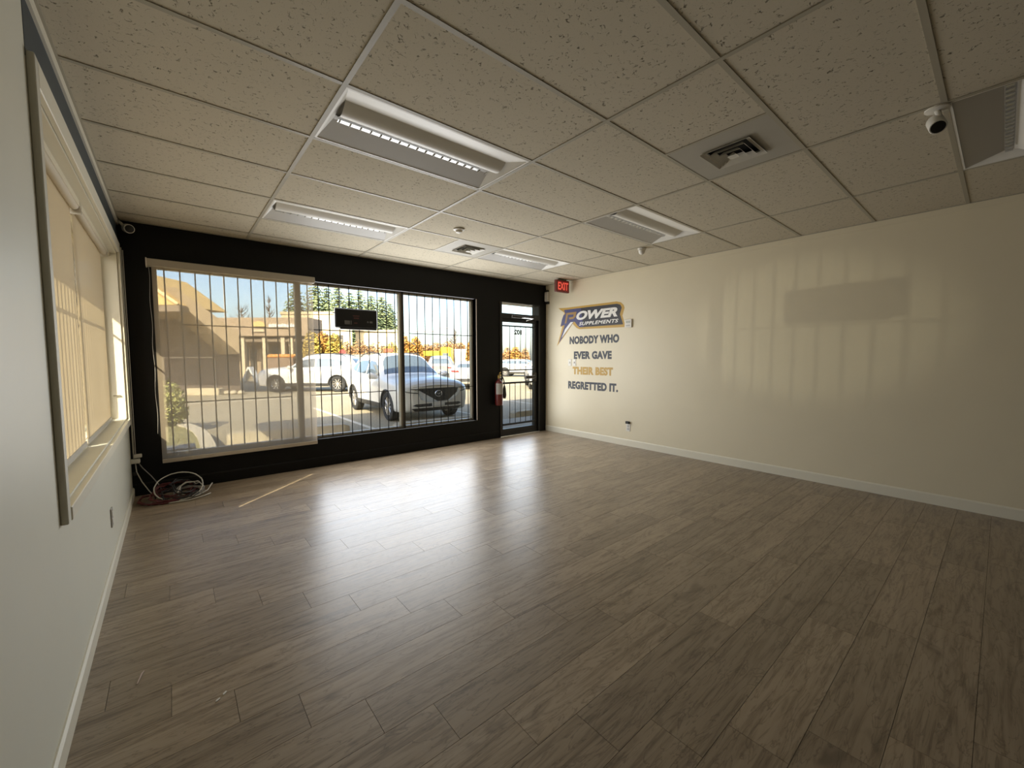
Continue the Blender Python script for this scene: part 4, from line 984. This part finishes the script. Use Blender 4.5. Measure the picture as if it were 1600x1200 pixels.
# brown building with a raked roof and a sunlit gable on the left
tan_wall = pbr('shaded_taupe_siding', (.115, .088, .066), .85, noise=.12, nscale=2); roof_tan = pbr('roof_fascia_tan', (.27, .205, .125), .8, noise=.12, nscale=3); gable_y = pbr('gable_yellow', (.62, .42, .16), .7)  # brown siding, its colour darkened to carry the shade under the overhang
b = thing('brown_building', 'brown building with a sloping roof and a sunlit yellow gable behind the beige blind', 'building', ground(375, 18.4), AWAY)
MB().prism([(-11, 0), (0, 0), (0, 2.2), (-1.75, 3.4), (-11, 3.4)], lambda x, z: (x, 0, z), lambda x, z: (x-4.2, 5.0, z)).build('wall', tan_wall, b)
ox = 13.3-12.24
ax = lambda lx: lx-1.06
slab = [(ax(-9), 4.15), (ax(.95), 4.15), (ax(3.2), 2.47), (ax(3.2), 1.70), (ax(1.4), 3.28), (ax(-9), 3.28)]
MB().prism(slab, lambda x, z: (x, -3.2, z), lambda x, z: (x-3.0, 0, z)).build('roof_slab', roof_tan, b)
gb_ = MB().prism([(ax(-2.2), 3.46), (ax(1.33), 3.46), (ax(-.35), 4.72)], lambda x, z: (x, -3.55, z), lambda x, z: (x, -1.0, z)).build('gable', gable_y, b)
MB().tube([(ax(-.35), -3.6, 4.66), (ax(1.33), -3.6, 3.46)], .07, 4).build('verge_board', pbr('verge_cream', (.70, .52, .26), .7), gb_)
MB().box(ax(-.12), ax(-.07), -3.58, -3.55, 3.5, 4.4).build('board_batten', pbr('batten_tan', (.45, .30, .12), .7), gb_)
MB().box(ax(.42), ax(.47), -3.58, -3.55, 3.5, 4.05).build('board_batten', MATS['batten_tan'], gb_)
MB().box(ax(-9), ax(1.40), -3.62, -3.2, 3.20, 3.44, .02).build('gutter', pbr('gutter_brown', (.20, .15, .10), .6), b)
fr_ = MATS['verge_cream']
MB().box(-3.6, -1.06, -.06, 0, 1.55, 1.60).box(-1.11, -1.06, -.06, 0, 0, 1.55).build('door_frame', pbr('frame_pale', (.36, .31, .25), .7), b)
MB().box(-3.55, -1.11, -.03, 0, .02, 1.55).build('shutter_door', pbr('shutter_taupe', (.10, .078, .062), .8), b)
tag(MB().box(-1.4, .0, -.18, .18, -.05, .28, .03).build('low_wall', pbr('low_wall_stone', (.45, .38, .26), .85, noise=.2, nscale=6), None, loc=ground(345, 17.2)), 'low pale wall at the foot of the brown building', 'wall').rotation_euler.z = AWAY
random.seed(3)
for px, r, lab in ((353, .14, 'small rounded boulder by the low pale wall'), (364, .15, 'boulder left of a pair by the corner of the brown building'), (376, .15, 'boulder right of a pair by the corner of the brown building')):
    mb = MB(); mb.lathe([(0, 0), (r*.8, .01), (r, r*.45), (r*.75, r*.95), (r*.3, r*1.15), (0, r*1.2)], 12)
    mb.v = [(x*random.uniform(.88, 1.12), y*random.uniform(.88, 1.12), z) for x, y, z in mb.v]
    tag(mb.build('boulder', concrete, None, True, loc=ground(px, 17.4)), lab, 'boulder', 'boulders by the brown building')

# strip mall
b = thing('strip_mall', 'low tan strip mall with a deep fascia behind the beige blind', 'building', ground(430, 33), AWAY)
k = mpp(33); X = lambda px: (px-430)*k; Z = lambda py: CAM.z+(558.8-py)*k-G0
mall = pbr('mall_tan', (.36, .27, .18), .8, noise=.1, nscale=2); malld = pbr('mall_dark_glass', (.06, .055, .05), .3)  # dark glass for the shopfront and far building windows
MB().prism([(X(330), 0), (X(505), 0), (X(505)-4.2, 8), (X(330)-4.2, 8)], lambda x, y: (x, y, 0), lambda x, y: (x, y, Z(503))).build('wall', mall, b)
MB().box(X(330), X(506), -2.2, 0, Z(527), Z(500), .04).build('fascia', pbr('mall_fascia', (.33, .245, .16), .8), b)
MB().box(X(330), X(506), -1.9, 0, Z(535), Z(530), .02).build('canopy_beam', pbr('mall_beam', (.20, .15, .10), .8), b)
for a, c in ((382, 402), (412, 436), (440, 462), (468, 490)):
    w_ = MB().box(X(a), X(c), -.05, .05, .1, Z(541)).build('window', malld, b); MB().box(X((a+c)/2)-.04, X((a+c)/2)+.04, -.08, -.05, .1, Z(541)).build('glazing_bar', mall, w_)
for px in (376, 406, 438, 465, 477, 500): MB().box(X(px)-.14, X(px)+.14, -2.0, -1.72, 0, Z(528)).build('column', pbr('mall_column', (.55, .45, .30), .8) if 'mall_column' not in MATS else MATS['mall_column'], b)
MB().box(X(423), X(443), -2.26, -2.2, Z(521.5), Z(516)).build('sign_panel', pbr('sign_outline', (.14, .10, .07), .7), b)
MB().box(X(424), X(442), -2.29, -2.25, Z(520.7), Z(516.8)).build('sign_face', pbr('sign_cream', (.50, .40, .26), .7), b)
MB().prism([(X(424), Z(513)), (X(444), Z(513)), (X(441), Z(507)), (X(434), Z(505)), (X(427), Z(507))], lambda x, z: (x, -2.28, z), lambda x, z: (x, -2.2, z)).build('sign_emblem', gable_y, b)
wl_ = pbr('sign_white', (.85, .82, .74), .6); random.seed(8); x = 449.0
while x < 490:
    w = random.uniform(1.2, 2.4); h_ = random.choice((5, 4, 4.5)); MB().box(X(x), X(x+w), -2.28, -2.2, Z(514), Z(514-h_)).build('sign_letter', wl_, b); x += w+.9
random.seed(9)
t = thing('produce_stand', 'stand heaped with orange produce in front of the strip mall', 'stand', ground(441, 30.2), AWAY)
MB().box(-1.0, 1.0, -.3, .3, 0, 1.55, .03).build('table', pbr('stand_wood', (.22, .15, .10), .8), t)
orng = [pbr('orange_a', (.60, .20, .03), .6), pbr('orange_b', (.62, .30, .08), .6)]
for i in range(26):
    mb = MB().lathe([(0, -.11), (.09, -.08), (.13, 0), (.09, .08), (0, .11)], 8)
    mb.build('pumpkin', orng[i % 2], t, True, loc=(-.92+i % 13*.153, -.16+.25*(i//13), 1.66+.07*(i//13)))
t = thing('sandwich_board', 'white A-frame board standing in front of the strip mall', 'sign', ground(392, 26), AWAY)
for s_ in (-1, 1): MB().prism([(-.05, 0), (.05, 0), (.05+s_*-.45, 1.0), (-.05+s_*-.45, 1.0)], lambda x, z: (x+s_*.45, -.25, z), lambda x, z: (x+s_*.45, .25, z)).build('leaf', wl_, t)

# flat roofed pale buildings behind
pale = pbr('pale_render', (.55, .45, .28), .8, noise=.06, nscale=1); pale2 = pbr('pale_render_light', (.66, .56, .36), .8)
def block(px0, px1, top, depth, lab, mat, thick=8):
    kk = mpp(depth); pm = (px0+px1)/2; b = thing('flat_building', lab, 'building', ground(pm, depth), AWAY)
    w = (px1-px0)/2*kk; h = CAM.z+(558.8-top)*kk
    sk = (px1-800)/FPX*thick*1.1
    MB().prism([(-w, 0), (w, 0), (w+sk, thick), (-w+sk, thick)], lambda x, y: (x, y, 0), lambda x, y: (x, y, h)).build('wall', mat, b)
    MB().prism([(-w-.1, -.12), (w+.1, -.12), (w+sk, thick), (-w+sk, thick)], lambda x, y: (x, y, h), lambda x, y: (x, y, h+.35)).build('parapet', pbr('parapet_tan', (.48, .39, .24), .8) if 'parapet_tan' not in MATS else MATS['parapet_tan'], b)
    n = max(2, int(w*2/5))
    for i in range(n):
        x = -w+(i+.5)*2*w/n; wn_ = MB().box(x-1.1, x+1.1, -.06, .04, h*.45, h*.62).build('window', malld, b); MB().box(x-1.05, x+1.05, -.08, -.05, h*.53, h*.54).build('glazing_bar', mat, wn_)
block(443, 552, 489, 55, 'tall flat-roofed cream building in front of the conifers', pale)
block(557, 626, 517, 58, 'lower flat-roofed cream building under the dark hanging sign', pale2)
block(688, 712, 543, 62, 'small far pale building right of the yellow truck', pale2, 6)

# conifers
con_m = [pbr('conifer_a', (.21, .26, .12), .85, noise=.4, nscale=1.5), pbr('conifer_b', (.25, .29, .135), .85, noise=.4, nscale=1.5)]
random.seed(21)
def conifer(px, top, depth, lab, mi, rad):
    kk = mpp(depth); h = CAM.z+(558.8-top)*kk-G0; t = thing('conifer_tree', lab, 'tree', ground(px, depth), random.uniform(0, 6), 'tall conifers behind the cream buildings')
    mb = MB(); lev = 26
    for i in range(lev):
        z = h*(.12+.86*i/lev); R = rad*(1-i/lev)**.62+.12; n = 15
        for q in range(n):
            a = 2*PI*(q+random.random())/n; l = R*random.uniform(.65, 1.15); dz = -l*random.uniform(.15, .45); ca, sa = math.cos(a), math.sin(a)
            for sgm in range(3):
                f0, f1 = sgm/3, (sgm+1)/3; wd = .30*l*(1-f0*.6)+.12
                p = Vector((ca*l*f0, sa*l*f0, z+dz*f0)); e = Vector((ca*l*f1, sa*l*f1, z+dz*f1+random.uniform(-.1, .1))); sd_ = Vector((-sa, ca, 0))*wd
                mb.add([p, p+sd_*.8+(e-p)*.7-Vector((0, 0, .18)), e, p-sd_*.8+(e-p)*.7-Vector((0, 0, .18))], [(0, 1, 2), (0, 2, 3)])
    tag(mb.build('foliage', con_m[mi], t, recalc=False), kind='stuff')
    MB().tube([(0, 0, 0), (0, 0, h*.5), (0, 0, h*.97)], [.3, .18, .03], 7).build('trunk', bark, t, True)
for i, (px, top, dp, r, lab) in enumerate(((466, 440, 72, 2.5, 'conifer half hidden by the edge of the beige blind'), (497, 432, 86, 3.4, 'leftmost full conifer beside the beige blind'), (514, 440, 100, 3.4, 'tall conifer directly left of the dark hanging sign'), (531, 444, 72, 2.7, 'conifer above the left end of the dark hanging sign'),
        (549, 452, 86, 2.9, 'conifer above the middle of the dark hanging sign'), (565, 449, 100, 3.6, 'tallest conifer above the right half of the dark hanging sign'), (583, 457, 72, 2.5, 'conifer above the right end of the dark hanging sign'), (599, 459, 86, 3.3, 'conifer just right of the dark hanging sign'), (612, 470, 100, 2.9, 'rightmost conifer next to the window mullion'))):
    conifer(px, top, dp, lab, i % 2, r*1.6)

# autumn shrubs and trees
aut = pbr('autumn_leaf', (.42, .22, .045), .85, noise=.45, nscale=3); aut2 = pbr('autumn_leaf_brown', (.36, .20, .08), .85, noise=.45, nscale=3); aut3 = pbr('autumn_leaf_yellow', (.42, .30, .06), .85, noise=.45, nscale=3)
random.seed(5)
def shrub(px, top, depth, wpx, mat, lab, n=900, base=0.5, size=.13, name='autumn_tree'):
    kk = mpp(depth); h = CAM.z+(558.8-top)*kk; w = wpx*kk/2
    zc = (h+base)/2; rz = (h-base)/2
    leafy(name, lab, 'tree', ground(px, depth), [(0, 0, zc, w, w*.8, rz), (-w*.4, .1, zc-rz*.25, w*.7, w*.6, rz*.8), (w*.4, -.1, zc-rz*.2, w*.7, w*.6, rz*.8)], n//2, size, mat, bark,
          [([(0, 0, 0), (.05, 0, zc), (.1, .05, h*.9)], .09), ([(.03, 0, zc*.6), (-w*.5, .1, zc+rz*.3)], .05), ([(.03, 0, zc*.6), (w*.5, -.1, zc+rz*.3)], .05)], 'autumn trees around the lot')
shrub(488, 513, 30, 24, aut3, 'yellow autumn tree beside the edge of the beige blind', 1400)
shrub(506, 514, 31, 26, aut, 'golden autumn tree left of the dark hanging sign, above the side-on car', 1500)
shrub(524, 516, 31, 24, aut3, 'golden autumn tree under the left end of the dark hanging sign', 1400)
shrub(543, 530, 46, 22, aut2, 'brown shrub left of the grey fence', 800); shrub(563, 528, 50, 26, aut2, 'brown shrub above the grey fence', 800); shrub(590, 531, 52, 30, aut2, 'brown shrub right of the grey fence', 800); shrub(612, 530, 54, 24, aut3, 'yellowish shrub just left of the mullion', 800)
shrub(634, 521, 34, 18, aut, 'orange autumn tree touching the mullion on its right', 1300); shrub(650, 522, 34, 22, aut, 'round orange autumn tree, second right of the mullion', 1400)
for px, top, dp, w, lab in ((668, 535, 58, 24, 'low brown tree left of the lamp post'), (684, 533, 60, 26, 'brown tree above the yellow truck'), (700, 531, 58, 26, 'brown tree right of the yellow truck'), (718, 533, 56, 24, 'brown tree above the grey hatchback')): shrub(px, top, dp, w, aut2, lab, 900, 1.0, .2)
shrub(738, 525, 36, 18, aut, 'orange autumn tree at the right edge of the window', 1300)
shrub(793, 540, 44, 16, aut2, 'orange tree at the left of the door glass', 900); shrub(806, 539, 44, 18, aut, 'orange tree in the middle of the door glass', 1000); shrub(820, 541, 46, 14, aut2, 'orange tree at the right of the door glass', 900)
def bare_tree(px, top, depth, lab, sd_, spread=.3):
    random.seed(sd_); kk = mpp(depth); h = CAM.z+(558.8-top)*kk; t = thing('bare_tree', lab, 'tree', ground(px, depth), 0, 'bare trees'); mb = MB()
    mb.tube([(0, 0, 0), (.1, 0, h*.5), (0, 0, h)], [.18, .11, .02], 6); mb.build('trunk', bark, t, True); mb = MB()
    for i in range(34):
        z = h*random.uniform(.3, .95); a = random.uniform(0, 2*PI); l = h*spread*random.uniform(.5, 1)*(1.1-z/h); e = Vector((math.cos(a)*l, math.sin(a)*l, z+l*.9)); mb.tube([(0, 0, z), e*.5+Vector((0, 0, z*.5)), e], [.05, .035, .012], 4)
        for j in range(3):
            f = random.uniform(.4, .9); p = Vector((0, 0, z)).lerp(e, f); mb.tube([p, p+Vector((random.uniform(-.5, .5), random.uniform(-.5, .5), random.uniform(.3, .8)))], [.02, .008], 3)
    mb.build('branches', bark, t)
bare_tree(381, 478, 46, 'bare spreading tree above the strip mall', 1, .45); bare_tree(424, 462, 50, 'slim bare tree above the strip mall sign', 2, .18); bare_tree(711, 512, 60, 'bare tree rising above the brown trees on the right', 3, .35)

# street furniture and vehicles
pole_m = pbr('pole_grey', (.42, .42, .40), .5, metal=.3)
def lamp_post(px, top, depth, lab, arm):
    kk = mpp(depth); h = CAM.z+(558.8-top)*kk; t = thing('lamp_post', lab, 'lamp post', ground(px, depth), AWAY, 'lamp posts')
    MB().tube([(0, 0, 0), (0, 0, h)], [.10, .06], 8).build('pole', pole_m, t, True); MB().box(-arm, arm, -.15, .15, h, h+.18, .03).build('lamp_head', pole_m, t)
lamp_post(356, 425, 42, 'tall pale lamp post behind the brown building roof', .3); lamp_post(667, 517, 60, 'lamp post with a wide head right of the mullion', 1.4); lamp_post(695, 512, 70, 'distant lamp post above the yellow truck', .8)
t = thing('stop_sign', 'red stop sign left of the grey fence', 'road sign', ground(536, 29), AWAY)
MB().tube([(0, .04, 0), (0, .04, 2.0)], .03, 6).build('post', pole_m, t)
MB().prism([(.25*math.cos(PI/8+i*PI/4), .25*math.sin(PI/8+i*PI/4)+1.9) for i in range(8)], lambda x, z: (x, -.01, z), lambda x, z: (x, .01, z)).build('face', pbr('stop_red', (.42, .05, .04), .5), t)
t = thing('wood_fence', 'grey board fence beyond the roof of the white SUV', 'fence', ground(550, 36), AWAY); fg = pbr('fence_grey', (.34, .31, .27), .85, noise=.15, nscale=3)
bd = MB().box(0, .15, 0, .03, 0, 1.85).mesh('board'); bd.materials.append(fg)
for i in range(11): link('board', bd, t, (i*.155, 0, 0))
MB().box(0, 1.7, .03, .08, .5, .6).box(0, 1.7, .03, .08, 1.4, 1.5).build('rail', fg, t)
t = thing('shop_sign_board', 'small red sign board left of the mullion', 'sign', ground(608, 40), AWAY)
MB().box(-.4, .4, -.04, .04, 2.1, 2.45, .01).build('board', pbr('board_red', (.5, .09, .05), .6), t); MB().tube([(0, .06, 0), (0, .06, 2.3)], .04, 6).build('post', pole_m, t)
ylw = pbr('truck_yellow', (.62, .42, .02), .5)
t = thing('flatbed_truck', 'yellow flatbed truck parked far behind the white SUV', 'truck', ground(668, 38), AWAY)
MB().box(-2.0, 1.3, -.9, .9, 1.70, 2.15, .03).build('bed', ylw, t); MB().box(1.35, 2.3, -.9, .9, .6, 2.5, .12).build('cab', ylw, t); MB().box(1.6, 2.1, -.93, -.90, 1.5, 1.95).build('cab_window', cglass, t)
MB().box(-1.6, 2.2, -.5, .5, .5, .75).build('chassis', clad_m, t)
for x in (-1.0, 1.6):
    for y in (-.8, .8): MB().lathe([(0, -.12), (.38, -.12), (.40, 0), (.38, .12), (0, .12)], 18, 'y', (x, y, .40)).build('wheel', tyre_m, t, 40)
t = thing('box_trailer', 'white box trailer between the yellow truck and the orange tree at the window edge', 'trailer', ground(722, 40), AWAY)
MB().box(-.65, .65, -1, 1, .6, 2.35, .04).build('box', wl_, t); MB().lathe([(0, -.1), (.3, -.1), (.3, .1), (0, .1)], 16, 'y', (0, -.9, .3)).build('wheel', tyre_m, t); MB().box(-.6, .6, -.9, .9, .5, .6).build('chassis', clad_m, t)
